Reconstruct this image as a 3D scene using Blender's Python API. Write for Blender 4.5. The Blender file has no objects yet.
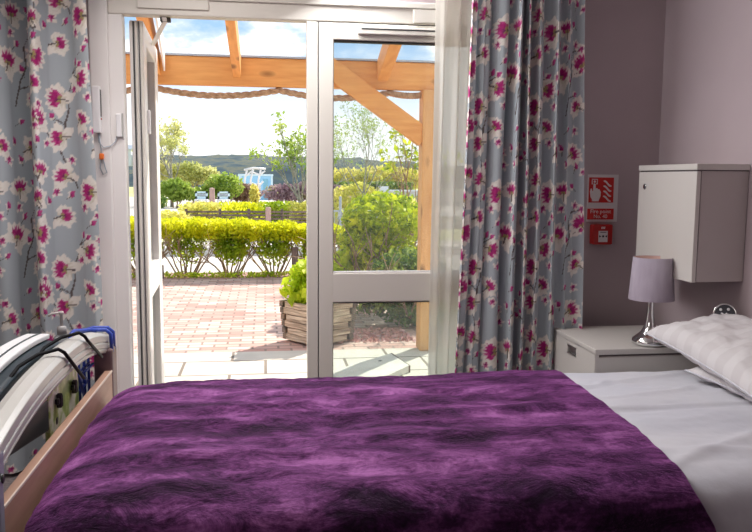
import bpy, bmesh, math, random
import numpy as np
from mathutils import Vector, Matrix, noise
random.seed(7); RNG = np.random.default_rng(7)
PI = math.pi
S = bpy.context.scene
C = S.collection

# ------------------------------------------------------------------ materials
def mat(name, col, rough=.6, metal=0., spec=.5, **kw):
    m = bpy.data.materials.new(name); m.use_nodes = True
    b = m.node_tree.nodes['Principled BSDF']
    b.inputs['Base Color'].default_value = (*col, 1)
    b.inputs['Roughness'].default_value = rough
    b.inputs['Metallic'].default_value = metal
    b.inputs['Specular IOR Level'].default_value = spec
    for k, v in kw.items():
        b.inputs[k.replace('_', ' ')].default_value = v
    return m
def nt(m): return m.node_tree.nodes, m.node_tree.links, m.node_tree.nodes['Principled BSDF']
def noisy(m, cols, scale=5., detail=4., stretch=(1, 1, 1), lo=.35, hi=.65, bump=0., bscale=None, coord='Object', bdist=.01):
    n, l, b = nt(m)
    tc = n.new('ShaderNodeTexCoord'); mp = n.new('ShaderNodeMapping'); mp.inputs['Scale'].default_value = stretch
    l.new(tc.outputs[coord], mp.inputs[0])
    nz = n.new('ShaderNodeTexNoise'); nz.inputs['Scale'].default_value = scale; nz.inputs['Detail'].default_value = detail
    l.new(mp.outputs[0], nz.inputs['Vector'])
    r = n.new('ShaderNodeValToRGB'); l.new(nz.outputs['Fac'], r.inputs[0])
    e = r.color_ramp.elements
    while len(e) < len(cols): e.new(.5)
    for i, c in enumerate(cols):
        e[i].position = lo + (hi - lo) * i / max(1, len(cols) - 1); e[i].color = (*c, 1)
    l.new(r.outputs[0], b.inputs['Base Color'])
    if bump:
        nb = n.new('ShaderNodeTexNoise'); nb.inputs['Scale'].default_value = bscale or scale * 3; nb.inputs['Detail'].default_value = 5
        l.new(mp.outputs[0], nb.inputs['Vector'])
        bp = n.new('ShaderNodeBump'); bp.inputs['Strength'].default_value = bump; bp.inputs['Distance'].default_value = bdist
        l.new(nb.outputs['Fac'], bp.inputs['Height']); l.new(bp.outputs[0], b.inputs['Normal'])
    return m
def leafmat(name, cols, trans=.5, scale=3., lo=.3, hi=.7):
    m = noisy(mat(name, cols[0], .5, spec=.25), cols, scale, 3, lo=lo, hi=hi)
    n, l, b = nt(m)
    t = n.new('ShaderNodeBsdfTranslucent'); mx = n.new('ShaderNodeMixShader'); mx.inputs[0].default_value = trans
    src = b.inputs['Base Color'].links[0].from_socket
    l.new(src, t.inputs[0]); l.new(b.outputs[0], mx.inputs[1]); l.new(t.outputs[0], mx.inputs[2])
    l.new(mx.outputs[0], n['Material Output'].inputs[0])
    return m
def woodmat(name, a, c, axis=0, rough=.55, sc=1.):
    st = [6 * sc] * 3; st[axis] = .7 * sc
    m = noisy(mat(name, a, rough), [a, tuple((x + y) / 2 for x, y in zip(a, c)), c], 5, 5, tuple(st), .3, .7, bump=.15)
    n, l, b = nt(m)   # knots
    tc = n.new('ShaderNodeTexCoord'); mp = n.new('ShaderNodeMapping'); s2 = [6.] * 3; s2[axis] = 2.4
    mp.inputs['Scale'].default_value = s2; l.new(tc.outputs['Object'], mp.inputs[0])
    v = n.new('ShaderNodeTexVoronoi'); v.inputs['Scale'].default_value = 1.; l.new(mp.outputs[0], v.inputs['Vector'])
    r = n.new('ShaderNodeValToRGB'); r.color_ramp.elements[0].position = .08; r.color_ramp.elements[0].color = (.35, .3, .25, 1)
    r.color_ramp.elements[1].position = .2; r.color_ramp.elements[1].color = (1, 1, 1, 1); l.new(v.outputs['Distance'], r.inputs[0])
    mx = n.new('ShaderNodeMix'); mx.data_type = 'RGBA'; mx.blend_type = 'MULTIPLY'; mx.inputs[0].default_value = 1
    src = b.inputs['Base Color'].links[0].from_socket
    l.new(src, mx.inputs[6]); l.new(r.outputs[0], mx.inputs[7]); l.new(mx.outputs[2], b.inputs['Base Color'])
    return m
def glassmat(name, tint=(1, 1, 1), haze=.0, refl=1.):
    m = bpy.data.materials.new(name); m.use_nodes = True
    n, l = m.node_tree.nodes, m.node_tree.links; n.remove(n['Principled BSDF'])
    t = n.new('ShaderNodeBsdfTransparent'); t.inputs[0].default_value = (*tint, 1)
    g = n.new('ShaderNodeBsdfGlossy'); g.inputs['Roughness'].default_value = .02; g.inputs[0].default_value = (refl, refl, refl, 1)
    f = n.new('ShaderNodeFresnel'); f.inputs[0].default_value = 1.45
    mx = n.new('ShaderNodeMixShader'); l.new(f.outputs[0], mx.inputs[0]); l.new(t.outputs[0], mx.inputs[1]); l.new(g.outputs[0], mx.inputs[2])
    out = mx.outputs[0]
    if haze:
        d = n.new('ShaderNodeBsdfDiffuse'); d.inputs[0].default_value = (.8, .85, .85, 1)
        d2 = n.new('ShaderNodeBsdfTranslucent'); d2.inputs[0].default_value = (.8, .85, .85, 1)
        a = n.new('ShaderNodeMixShader'); l.new(d.outputs[0], a.inputs[1]); l.new(d2.outputs[0], a.inputs[2])
        m2 = n.new('ShaderNodeMixShader'); m2.inputs[0].default_value = haze
        l.new(out, m2.inputs[1]); l.new(a.outputs[0], m2.inputs[2]); out = m2.outputs[0]
    l.new(out, n['Material Output'].inputs[0])
    return m

M = {}
M['wall'] = noisy(mat('wall_paint', (.43, .36, .37), .85, spec=.2), [(.43, .352, .368), (.46, .38, .398)], 2.2, 4, bump=.12, bscale=180, bdist=.002)
M['ceil'] = mat('ceiling_paint', (.75, .73, .70), .9)
M['carpet'] = noisy(mat('carpet', (.2, .17, .17), .95), [(.17, .15, .15), (.26, .22, .22)], 60, 3, bump=.5, bscale=300)
M['upvc'] = mat('white_plastic_frame', (.75, .71, .64), .35)
M['upvc_w'] = mat('white_gloss_frame', (.84, .81, .79), .35)
M['gasket'] = mat('dark_rubber_gasket', (.05, .05, .05), .6)
M['glass'] = glassmat('door_glass', (.97, .99, .98), .03)
M['glass_low'] = glassmat('hazy_shaded_door_glass', (.86, .92, .90), .06)  # slight haze, plus darker tint standing in for shade on the slabs beyond
M['white'] = mat('white_plastic', (.82, .81, .82), .4)
M['black'] = mat('black_plastic', (.02, .02, .022), .4)
M['wire'] = mat('black_coated_wire', (.010, .010, .012), .6, spec=.15)
M['blue'] = mat('blue_coated_wire', (.03, .07, .42), .35)
M['navy'] = noisy(mat('dark_teal_casing', (.015, .03, .04), .4), [(.012, .024, .034), (.03, .045, .055)], 6)
M['orange_p'] = mat('orange_plastic', (.9, .2, .03), .4)
M['chrome'] = mat('chrome', (.8, .8, .8), .08, 1.)
M['steel'] = mat('brushed_steel', (.55, .54, .53), .3, 1.)
M['silver'] = mat('satin_silver_plastic', (.60, .585, .55), .32, .15)
M['greyblue'] = mat('grey_painted_metal', (.40, .44, .50), .35, .3)
M['brownpost'] = mat('brown_mauve_post', (.20, .13, .13), .5)
M['beech'] = noisy(mat('beech_laminate', (.50, .29, .20), .5), [(.47, .265, .185), (.54, .32, .225)], 4, 4, (4, 1, 8), .35, .65)
M['beech_edge'] = mat('pale_beech_edge', (.80, .66, .56), .45)
M['cab'] = mat('cream_lacquer', (.60, .565, .53), .42)
M['cab_side'] = mat('shaded_cream_lacquer', (.46, .41, .40), .5)  # cream lacquer darkened: shade on the cabinet side is put into the colour
M['cab_gap'] = mat('shadow_gap', (.09, .07, .07), .8)
M['shade'] = noisy(mat('mauve_lamp_fabric', (.36, .31, .37), .9), [(.35, .30, .36), (.40, .345, .41)], 40, 2, (1, 1, .2), bump=.1, bscale=300)
M['shade_in'] = mat('pink_shade_lining', (.75, .5, .45), .8)
M['red'] = mat('red_sign_paint', (.55, .012, .012), .5)
M['redbox'] = mat('red_plastic', (.42, .012, .012), .35)
M['signw'] = mat('white_sign_board', (.66, .62, .63), .5)
M['signink'] = mat('white_sign_ink', (.72, .66, .66), .5)
M['orangewood'] = woodmat('orange_stained_timber', (.86, .42, .13), (.72, .30, .08), 0)
M['orangewood_y'] = woodmat('orange_stained_rafter_timber', (.86, .40, .12), (.70, .28, .07), 1)
M['orangewood_z'] = woodmat('pale_orange_post_timber', (.76, .42, .17), (.62, .30, .10), 2)
M['rope'] = noisy(mat('hemp_rope', (.42, .27, .16), .9), [(.34, .21, .12), (.55, .38, .24)], 30)
M['planter'] = noisy(mat('weathered_planter_wood', (.45, .30, .19), .8), [(.24, .17, .12), (.50, .38, .27), (.74, .60, .45)], 5, 4, (.8, .8, 14), .36, .64, bump=.3)
M['planter_dark'] = noisy(mat('dark_end_grain', (.15, .12, .09), .85), [(.10, .085, .07), (.28, .21, .15)], 14)
M['soil'] = noisy(mat('soil', (.1, .06, .04), .95), [(.08, .05, .035), (.2, .13, .09)], 20)
M['bark'] = noisy(mat('shrub_bark', (.35, .24, .15), .9), [(.24, .16, .10), (.48, .34, .22)], 12)
M['bark_g'] = noisy(mat('grey_bark', (.35, .33, .28), .9), [(.22, .21, .18), (.42, .40, .34)], 12)
M['hedge'] = leafmat('golden_hedge_leaf', [(.36, .46, .015), (.74, .74, .02), (.90, .86, .06)], .55, 2.5)
M['hedge_low'] = leafmat('green_hedge_leaf', [(.20, .34, .02), (.46, .58, .03), (.72, .70, .12)], .5, 3)
M['bush'] = leafmat('lime_bush_leaf', [(.06, .13, .02), (.44, .55, .02), (.86, .86, .05)], .45, 8.)
M['darkbush'] = leafmat('dark_shrub_leaf', [(.05, .12, .04), (.16, .26, .05), (.60, .66, .16)], .35, 7)
M['lime'] = leafmat('lime_plant_leaf', [(.35, .5, .02), (.62, .75, .04), (.78, .82, .1)], .5, 6)
M['palegreen'] = leafmat('pale_spring_leaf', [(.42, .46, .14), (.66, .66, .26), (.80, .76, .42)], .5, .8)
M['greenmix'] = leafmat('mixed_green_leaf', [(.16, .26, .05), (.36, .48, .08), (.66, .68, .22)], .45, .8)
M['purpleleaf'] = leafmat('mauve_flower_leaf', [(.28, .17, .20), (.45, .32, .35), (.50, .50, .20)], .4, 1.6)
M['yellowleaf'] = leafmat('yellow_shrub_leaf', [(.55, .55, .10), (.80, .74, .20), (.86, .74, .40)], .5, 1.2)
M['brownleaf'] = leafmat('brown_heather', [(.2, .13, .09), (.38, .24, .17), (.45, .36, .2)], .3, 2)
M['grass'] = noisy(mat('lawn', (.30, .38, .08), .95), [(.42, .40, .16), (.50, .52, .14), (.66, .60, .36)], .8, 5)
M['gravel'] = noisy(mat('pale_gravel', (.72, .66, .60), .95), [(.52, .47, .42), (.66, .60, .54)], 9, 5)
M['concrete'] = noisy(mat('pale_concrete', (.66, .63, .59), .9), [(.58, .55, .51), (.72, .69, .65)], 5, 5)
M['hedge_shadow'] = noisy(mat('hedge_shadow_pink', (.4, .22, .18), .95), [(.28, .14, .12), (.55, .33, .28)], 24, 4, bump=.6)  # dark pink stands for the hedge's shadow on the bricks
M['ramp'] = noisy(mat('grey_ramp_slab', (.66, .60, .53), .9), [(.60, .54, .48), (.70, .64, .57)], 6, 5)
M['sun_diffuser'] = leafmat('milky_sun_diffuser', [(.93, .93, .92), (.96, .96, .95)], .92)  # for the unseen sheet that softens sun above the doors
M['fence'] = noisy(mat('dark_brown_fence', (.16, .11, .09), .8), [(.12, .085, .07), (.24, .17, .14)], 9)
M['postpink'] = mat('weathered_pink_post', (.52, .34, .30), .8)
M['bluehut'] = noisy(mat('pale_blue_board', (.30, .60, .85), .7), [(.28, .56, .80), (.38, .68, .90)], 1.5)
M['bluepale'] = mat('very_pale_blue_paint', (.62, .78, .85), .7)
M['hill'] = noisy(mat('wooded_hill', (.1, .15, .15), 1.), [(.016, .040, .058), (.035, .065, .075), (.10, .105, .07), (.035, .065, .08)], .30, 8, (1, 1, 2.5), .32, .66)
M['water'] = mat('river_water', (.10, .18, .24), .15)
M['house'] = mat('pale_far_house', (.72, .75, .80), .8)
M['houseroof'] = mat('slate_far_roof', (.32, .36, .42), .8)

# brick-type pavings (object coords = world coords)
def paving(name, c1, c2, mortar, bw, rh, ms, rot=0., off=.5, sq=1., bump=.4):
    m = mat(name, c1, .85); n, l, b = nt(m)
    tc = n.new('ShaderNodeTexCoord'); mp = n.new('ShaderNodeMapping'); mp.inputs['Rotation'].default_value = (0, 0, rot)
    l.new(tc.outputs['Object'], mp.inputs[0])
    br = n.new('ShaderNodeTexBrick'); br.inputs['Scale'].default_value = 1
    br.inputs['Color1'].default_value = (*c1, 1); br.inputs['Color2'].default_value = (*c2, 1); br.inputs['Mortar'].default_value = (*mortar, 1)
    br.inputs['Brick Width'].default_value = bw; br.inputs['Row Height'].default_value = rh; br.inputs['Mortar Size'].default_value = ms
    br.offset = off; br.squash = sq; br.inputs['Mortar Smooth'].default_value = .2
    l.new(mp.outputs[0], br.inputs['Vector'])
    nz = n.new('ShaderNodeTexNoise'); nz.inputs['Scale'].default_value = 3; nz.inputs['Detail'].default_value = 6; l.new(tc.outputs['Object'], nz.inputs['Vector'])
    mx = n.new('ShaderNodeMix'); mx.data_type = 'RGBA'; mx.blend_type = 'MULTIPLY'; mx.inputs[0].default_value = .5
    r = n.new('ShaderNodeValToRGB'); r.color_ramp.elements[0].position = .3; r.color_ramp.elements[0].color = (.6, .6, .6, 1); r.color_ramp.elements[1].position = .6
    l.new(nz.outputs['Fac'], r.inputs[0]); l.new(br.outputs['Color'], mx.inputs[6]); l.new(r.outputs[0], mx.inputs[7]); l.new(mx.outputs[2], b.inputs['Base Color'])
    bp = n.new('ShaderNodeBump'); bp.inputs['Strength'].default_value = bump; bp.inputs['Distance'].default_value = .01; bp.invert = True
    l.new(br.outputs['Fac'], bp.inputs['Height']); l.new(bp.outputs[0], b.inputs['Normal'])
    return m
M['bricks'] = paving('red_block_paving', (.54, .29, .24), (.78, .56, .48), (.34, .23, .19), .21, .105, .010)
M['slabs'] = paving('cream_paving_slabs', (.62, .55, .47), (.70, .63, .55), (.24, .19, .15), .60, .42, .012, off=.42)

# velvet
def velvet():
    m = mat('purple_crushed_velvet', (.09, .015, .10), .75, spec=.12, Sheen_Weight=.8, Sheen_Roughness=.35, Sheen_Tint=(.60, .20, .62, 1))
    n, l, b = nt(m)
    tc = n.new('ShaderNodeTexCoord')
    def nz(scale, st, det, rg, dist, rz=0.):
        mp = n.new('ShaderNodeMapping'); mp.inputs['Scale'].default_value = st; mp.inputs['Rotation'].default_value = (0, 0, rz); l.new(tc.outputs['Object'], mp.inputs[0])
        a = n.new('ShaderNodeTexNoise'); a.inputs['Scale'].default_value = scale; a.inputs['Detail'].default_value = det; a.inputs['Roughness'].default_value = rg; a.inputs['Distortion'].default_value = dist
        l.new(mp.outputs[0], a.inputs['Vector']); return a.outputs['Fac']
    big = nz(1.7, (1., 3.3, 3.), 5, .6, .5, .06); mid = nz(5.5, (1.2, 2.2, 2.2), 7, .7, .5, .35); fine = nz(70, (1., 1., 1.), 3, .6, 0)
    def mth(op, a, c):
        q = n.new('ShaderNodeMath'); q.operation = op
        for k, v in enumerate((a, c)):
            if isinstance(v, (int, float)): q.inputs[k].default_value = v
            else: l.new(v, q.inputs[k])
        return q.outputs[0]
    f = mth('ADD', mth('ADD', mth('MULTIPLY', big, .50), mth('MULTIPLY', mid, .38)), mth('MULTIPLY', fine, .12))
    r = n.new('ShaderNodeValToRGB'); e = r.color_ramp.elements
    e[0].position = .42; e[0].color = (.014, .003, .017, 1); e[1].position = .61; e[1].color = (.42, .15, .41, 1)  # uneven nap tone, with sheen highlights baked into the paler purples
    x = e.new(.475); x.color = (.050, .010, .055, 1); x = e.new(.53); x.color = (.16, .042, .16, 1)
    l.new(f, r.inputs[0]); l.new(r.outputs[0], b.inputs['Base Color'])
    bp = n.new('ShaderNodeBump'); bp.inputs['Strength'].default_value = .4; bp.inputs['Distance'].default_value = .006; l.new(fine, bp.inputs['Height'])
    bp2 = n.new('ShaderNodeBump'); bp2.inputs['Strength'].default_value = .8; bp2.inputs['Distance'].default_value = .03; l.new(mid, bp2.inputs['Height'])
    l.new(bp.outputs[0], bp2.inputs['Normal']); l.new(bp2.outputs[0], b.inputs['Normal'])
    return m
M['velvet'] = velvet()
M['sheet'] = noisy(mat('white_cotton_sheet', (.62, .62, .68), .8, spec=.2), [(.60, .60, .66), (.68, .67, .71)], 3, 4, bump=.25, bscale=14, bdist=.01)
def stripe_mat():
    m = mat('striped_satin_pillowcase', (.66, .63, .64), .6, spec=.3); n, l, b = nt(m)
    tc = n.new('ShaderNodeTexCoord'); w = n.new('ShaderNodeTexWave'); w.bands_direction = 'Y'; w.inputs['Scale'].default_value = 3.0; w.wave_profile = 'SIN'
    l.new(tc.outputs['Object'], w.inputs['Vector'])
    r = n.new('ShaderNodeValToRGB'); e = r.color_ramp.elements; e[0].position = .42; e[0].color = (.66, .625, .63, 1); e[1].position = .62; e[1].color = (.72, .69, .695, 1)
    l.new(w.outputs['Fac'], r.inputs[0]); l.new(r.outputs[0], b.inputs['Base Color'])
    nz = n.new('ShaderNodeTexNoise'); nz.inputs['Scale'].default_value = 9; nz.inputs['Detail'].default_value = 4; l.new(tc.outputs['Object'], nz.inputs['Vector'])
    bp = n.new('ShaderNodeBump'); bp.inputs['Strength'].default_value = .3; bp.inputs['Distance'].default_value = .015; l.new(nz.outputs['Fac'], bp.inputs['Height']); l.new(bp.outputs[0], b.inputs['Normal'])
    return m
M['pillow'] = stripe_mat()
def sheer_mat():
    m = bpy.data.materials.new('white_voile'); m.use_nodes = True; n, l = m.node_tree.nodes, m.node_tree.links
    n.remove(n['Principled BSDF'])
    t = n.new('ShaderNodeBsdfTransparent'); d = n.new('ShaderNodeBsdfDiffuse'); d.inputs[0].default_value = (.92, .89, .83, 1)
    q = n.new('ShaderNodeBsdfTranslucent'); q.inputs[0].default_value = (.97, .94, .87, 1)
    a = n.new('ShaderNodeMixShader'); a.inputs[0].default_value = .70; l.new(d.outputs[0], a.inputs[1]); l.new(q.outputs[0], a.inputs[2])
    b = n.new('ShaderNodeMixShader'); b.inputs[0].default_value = .86; l.new(t.outputs[0], b.inputs[1]); l.new(a.outputs[0], b.inputs[2])
    l.new(b.outputs[0], n['Material Output'].inputs[0]); return m
M['sheer'] = sheer_mat()
def drape_mat():
    m = mat('magnolia_print_fabric', (.4, .45, .5), .75, spec=.2); n, l, b = nt(m)
    a = n.new('ShaderNodeAttribute'); a.attribute_name = 'print'; l.new(a.outputs['Color'], b.inputs['Base Color'])
    t = n.new('ShaderNodeBsdfTranslucent'); l.new(a.outputs['Color'], t.inputs[0])
    mx = n.new('ShaderNodeMixShader'); mx.inputs[0].default_value = .12; l.new(b.outputs[0], mx.inputs[1]); l.new(t.outputs[0], mx.inputs[2])
    l.new(mx.outputs[0], n['Material Output'].inputs[0]); return m
M['drape'] = drape_mat()
def pouch_mat():
    m = mat('green_leaf_print_plastic', (.5, .6, .3), .35); n, l, b = nt(m)
    tc = n.new('ShaderNodeTexCoord')
    a = n.new('ShaderNodeTexNoise'); a.inputs['Scale'].default_value = 14; a.inputs['Detail'].default_value = 5; l.new(tc.outputs['Object'], a.inputs['Vector'])
    r = n.new('ShaderNodeValToRGB'); e = r.color_ramp.elements; e[0].position = .38; e[0].color = (.22, .34, .10, 1); e[1].position = .58; e[1].color = (.90, .92, .78, 1)
    x = e.new(.5); x.color = (.50, .62, .20, 1); l.new(a.outputs['Fac'], r.inputs[0]); l.new(r.outputs[0], b.inputs['Base Color']); return m
M['pouch'] = pouch_mat()

# ------------------------------------------------------------------ object helpers
def offset(p):
    v = Vector((0, 0, 0))
    while p is not None: v += p.location; p = p.parent
    return v
def link(name, me, m, parent=None, smooth=False, bevel=0., seg=2):
    o = bpy.data.objects.new(name, me); C.objects.link(o)
    if m is not None: me.materials.append(m)
    if parent is not None:
        me.transform(Matrix.Translation(-offset(parent))); o.parent = parent
    if smooth:
        me.polygons.foreach_set('use_smooth', [True] * len(me.polygons))
    if bevel:
        b = o.modifiers.new('bevel', 'BEVEL'); b.width = bevel; b.segments = seg; b.limit_method = 'ANGLE'; b.angle_limit = .6
    return o
def pyd(name, vs, fs, m, parent=None, **k):
    me = bpy.data.meshes.new(name); me.from_pydata([tuple(v) for v in vs], [], fs); me.update()
    return link(name, me, m, parent, **k)
def obj(name, bm, m, parent=None, **k):
    bmesh.ops.recalc_face_normals(bm, faces=bm.faces)
    me = bpy.data.meshes.new(name); bm.to_mesh(me); bm.free()
    return link(name, me, m, parent, **k)
def BM(): return bmesh.new()
def bx(bm, x0, x1, y0, y1, z0, z1, rot=None, piv=None):
    r = bmesh.ops.create_cube(bm, size=1)['verts']
    for v in r: v.co = Vector(((x0 + x1) / 2 + v.co.x * (x1 - x0), (y0 + y1) / 2 + v.co.y * (y1 - y0), (z0 + z1) / 2 + v.co.z * (z1 - z0)))
    if rot is not None:
        pv = Vector(piv) if piv is not None else Vector(((x0 + x1) / 2, (y0 + y1) / 2, (z0 + z1) / 2))
        for v in r: v.co = rot @ (v.co - pv) + pv
    return bm
def beam(bm, a, b, w, h, up=(0, 0, 1)):
    a, b = Vector(a), Vector(b); d = (b - a); L = d.length; d.normalize()
    s = d.cross(Vector(up)).normalized(); u = s.cross(d)
    vs = [bm.verts.new(p + s * i * w / 2 + u * j * h / 2) for p in (a, b) for i, j in ((-1, -1), (1, -1), (1, 1), (-1, 1))]
    for f in ((0, 1, 2, 3), (7, 6, 5, 4), (0, 4, 5, 1), (1, 5, 6, 2), (2, 6, 7, 3), (3, 7, 4, 0)): bm.faces.new([vs[i] for i in f])
    return bm
def tube(bm, pts, r, seg=8, cap=True):
    pts = [Vector(p) for p in pts]; n = len(pts); rs = r if isinstance(r, (list, tuple)) else [r] * n
    rings = []; ref = None
    for i, p in enumerate(pts):
        t = (pts[min(i + 1, n - 1)] - pts[max(i - 1, 0)]).normalized()
        if ref is None: ref = Vector((0, 0, 1)) if abs(t.z) < .9 else Vector((1, 0, 0))
        a = (ref - t * ref.dot(t)).normalized(); ref = a; b = t.cross(a)
        rings.append([bm.verts.new(p + (a * math.cos(2 * PI * k / seg) + b * math.sin(2 * PI * k / seg)) * rs[i]) for k in range(seg)])
    for i in range(n - 1):
        for k in range(seg):
            bm.faces.new((rings[i][k], rings[i][(k + 1) % seg], rings[i + 1][(k + 1) % seg], rings[i + 1][k]))
    if cap:
        bm.faces.new(rings[0][::-1]); bm.faces.new(rings[-1])
    return bm
def lathe(bm, prof, c, seg=40, axis='z', cap=True):
    rings = []
    for r, h in prof:
        ring = []
        for k in range(seg):
            a = 2 * PI * k / seg; p = (r * math.cos(a), r * math.sin(a), h)
            if axis == 'y': p = (p[0], -p[2], p[1])
            if axis == 'x': p = (p[2], p[0], p[1])
            ring.append(bm.verts.new(Vector(c) + Vector(p)))
        rings.append(ring)
    for i in range(len(rings) - 1):
        for k in range(seg): bm.faces.new((rings[i][k], rings[i][(k + 1) % seg], rings[i + 1][(k + 1) % seg], rings[i + 1][k]))
    if cap:
        bm.faces.new(rings[0][::-1]); bm.faces.new(rings[-1])
    return bm
def poly(bm, pts, thick, y0):      # flat shape in the XZ plane, extruded toward -Y
    a = [bm.verts.new((x, y0, z)) for x, z in pts]; b = [bm.verts.new((x, y0 - thick, z)) for x, z in pts]
    n = len(pts); bm.faces.new(b); bm.faces.new(a[::-1])
    for i in range(n): bm.faces.new((a[i], a[(i + 1) % n], b[(i + 1) % n], b[i]))
    return bm
def thing(name, label, cat, loc, group=None):
    o = bpy.data.objects.new(name, None); o.empty_display_size = .05; C.objects.link(o); o.location = loc
    return tag(o, label, cat, group)
def tag(o, label, cat, group=None, kind=None):
    o['label'] = label; o['category'] = cat
    if group: o['group'] = group
    if kind: o['kind'] = kind
    return o
def struct(o): o['kind'] = 'structure'; return o
def text_mesh(s, size, m, parent, loc, name='lettering', ext=.0004):
    cu = bpy.data.curves.new(name, 'FONT'); cu.body = s; cu.size = size; cu.extrude = ext; cu.align_x = 'CENTER'; cu.align_y = 'CENTER'; cu.resolution_u = 3
    t = bpy.data.objects.new('tmp', cu); C.objects.link(t)
    me = bpy.data.meshes.new_from_object(t.evaluated_get(bpy.context.evaluated_depsgraph_get()))
    bpy.data.objects.remove(t)
    me.transform(Matrix.Translation(loc) @ Matrix.Rotation(PI / 2, 4, 'X'))
    me.materials.clear()
    return link(name, me, m, parent)

WY = 3.6            # window wall plane
XR, XL, YB, ZC = 1.908, -2.5, -1.2, 2.45
G = -.08            # patio level
# ------------------------------------------------------------------ room shell
struct(obj('floor', bx(BM(), XL - .1, XR + .1, YB - .1, WY + .08, -.1, 0), M['carpet']))
struct(obj('ceiling', bx(BM(), XL - .1, XR + .1, YB - .1, WY + .2, ZC, ZC + .1), M['ceil']))
struct(obj('wall_right', bx(BM(), XR, XR + .12, YB - .1, WY + .2, 0, ZC), M['wall']))
struct(obj('wall_left', bx(BM(), XL - .12, XL, YB - .1, WY + .2, 0, ZC), M['wall']))
struct(obj('wall_back', bx(BM(), XL, XR, YB - .12, YB, 0, ZC), M['wall']))
DX0, DX1, DZ = -.745, 1.13, 2.10
w = BM(); bx(w, XL, DX0, WY, WY + .2, 0, ZC); bx(w, DX1, XR, WY, WY + .2, 0, ZC); bx(w, DX0, DX1, WY, WY + .2, DZ, ZC)
struct(obj('wall_window', w, M['wall']))
struct(obj('baseboard_right', bx(BM(), XR - .015, XR, YB, WY, 0, .1), M['upvc_w'], bevel=.003))
struct(obj('baseboard_window', bx(BM(), DX1 + .01, XR - .015, WY - .015, WY, 0, .1), M['upvc_w'], bevel=.003))

# door frame: stepped profiles
f = struct(obj('trim_1', bx(bx(BM(), DX0, -.665, WY - .012, WY + .09, 0, DZ), -.668, -.605, WY, WY + .07, 0, 2.004), M['upvc_w'], bevel=.006))
f.data.name = 'door_frame_left'
struct(obj('trim_2', bx(bx(BM(), 1.07, DX1, WY - .012, WY + .09, 0, DZ), 1.03, 1.072, WY, WY + .07, 0, 2.004), M['upvc'], bevel=.006))
h = BM(); bx(h, -.665, 1.07, WY, WY + .07, 2.004, DZ); bx(h, -.665, 1.07, WY - .012, WY + .002, 2.072, DZ)
struct(obj('trim_3', h, M['upvc'], bevel=.005))
struct(obj('trim_4', bx(BM(), -.605, 1.03, WY - .03, WY + .12, -.03, .012), M['steel'], bevel=.003))
struct(obj('trim_5', bx(bx(BM(), -.54, -.235, WY - .010, WY, 2.030, 2.072), .68, 1.06, WY - .010, WY, 2.010, 2.070), M['upvc'], bevel=.003))
vent = thing('trickle_vent', 'long slim cream trickle vent on the top rail of the closed door', 'vent', (.6, WY - .01, 1.96))
obj('vent_body', bx(BM(), .425, .93, WY - .022, WY + .004, 1.950, 1.984), M['upvc'], vent, bevel=.004)
obj('vent_slot', bx(BM(), .44, .92, WY - .0235, WY - .021, 1.970, 1.976), M['gasket'], vent)

# closed right leaf: door_2
d2 = bpy.data.objects.new('door_2', None); C.objects.link(d2); d2.location = (.6, WY, .0); d2['kind'] = 'structure'
fr = BM()
bx(fr, .248, .316, WY, WY + .065, .02, 2.0); bx(fr, .955, 1.028, WY, WY + .065, .02, 2.0)
bx(fr, .31, .96, WY, WY + .065, 1.925, 2.0); bx(fr, .31, .96, WY, WY + .065, .722, .860); bx(fr, .31, .96, WY, WY + .065, .02, .15)
obj('door_leaf_frame', fr, M['upvc'], d2, bevel=.005)
obj('meeting_stile', bx(bx(BM(), .195, .2445, WY - .004, WY + .06, .02, 2.0), .244, .249, WY + .01, WY + .05, .02, 2.0), M['upvc'], d2, bevel=.003)
gk = BM()
for z0, z1 in ((.860, 1.925), (.15, .722)):
    for a in ((.314, .318, z0, z1), (.953, .957, z0, z1)): bx(gk, a[0], a[1], WY + .012, WY + .05, a[2], a[3])
    bx(gk, .316, .955, WY + .012, WY + .05, z0 - .001, z0 + .004); bx(gk, .316, .955, WY + .012, WY + .05, z1 - .006, z1 + .001)
bx(gk, .2455, .2475, WY + .0, WY + .05, .02, 2.0); bx(gk, .2, 1.03, WY + .01, WY + .05, 2.0, 2.0035)
obj('gasket', gk, M['gasket'], d2)
obj('glazing_bead', bx(BM(), .316, .955, WY + .006, WY + .03, .858, .868), M['upvc_w'], d2, bevel=.002)
obj('glass_pane', bx(BM(), .316, .956, WY + .03, WY + .036, .862, 1.923), M['glass'], d2)
obj('glass_pane', bx(BM(), .316, .956, WY + .03, WY + .036, .152, .720), M['glass_low'], d2)

# open left leaf: door_1 - swung outward past 90 degrees
def leafbox(bm, t0, t1, u0, u1, z0, z1):
    # t along the leaf (0 hinge), u across its thickness (0 = room-side face)
    a = Vector((-.529, 3.69, 0)); dvec = Vector((-.044, .80, 0)).normalized(); nrm = Vector((-dvec.y, dvec.x, 0))
    vs = []
    for z in (z0, z1):
        for t, u in ((t0, u0), (t1, u0), (t1, u1), (t0, u1)):
            p = a + dvec * t + nrm * u; vs.append(bm.verts.new((p.x, p.y, z)))
    for q in ((3, 2, 1, 0), (4, 5, 6, 7), (0, 1, 5, 4), (1, 2, 6, 5), (2, 3, 7, 6), (3, 0, 4, 7)): bm.faces.new([vs[i] for i in q])
    return bm
d1 = bpy.data.objects.new('door_1', None); C.objects.link(d1); d1.location = (-.56, 3.69, 0); d1['kind'] = 'structure'
fr = BM()
leafbox(fr, 0, .13, 0, .062, .02, 1.995); leafbox(fr, .62, .80, 0, .062, .02, 1.995)
leafbox(fr, .1, .7, 0, .062, 1.90, 1.995); leafbox(fr, .1, .7, 0, .062, .722, .86); leafbox(fr, .1, .7, 0, .062, .02, .15)
obj('door_leaf_frame', fr, M['upvc_w'], d1, bevel=.006)
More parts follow.
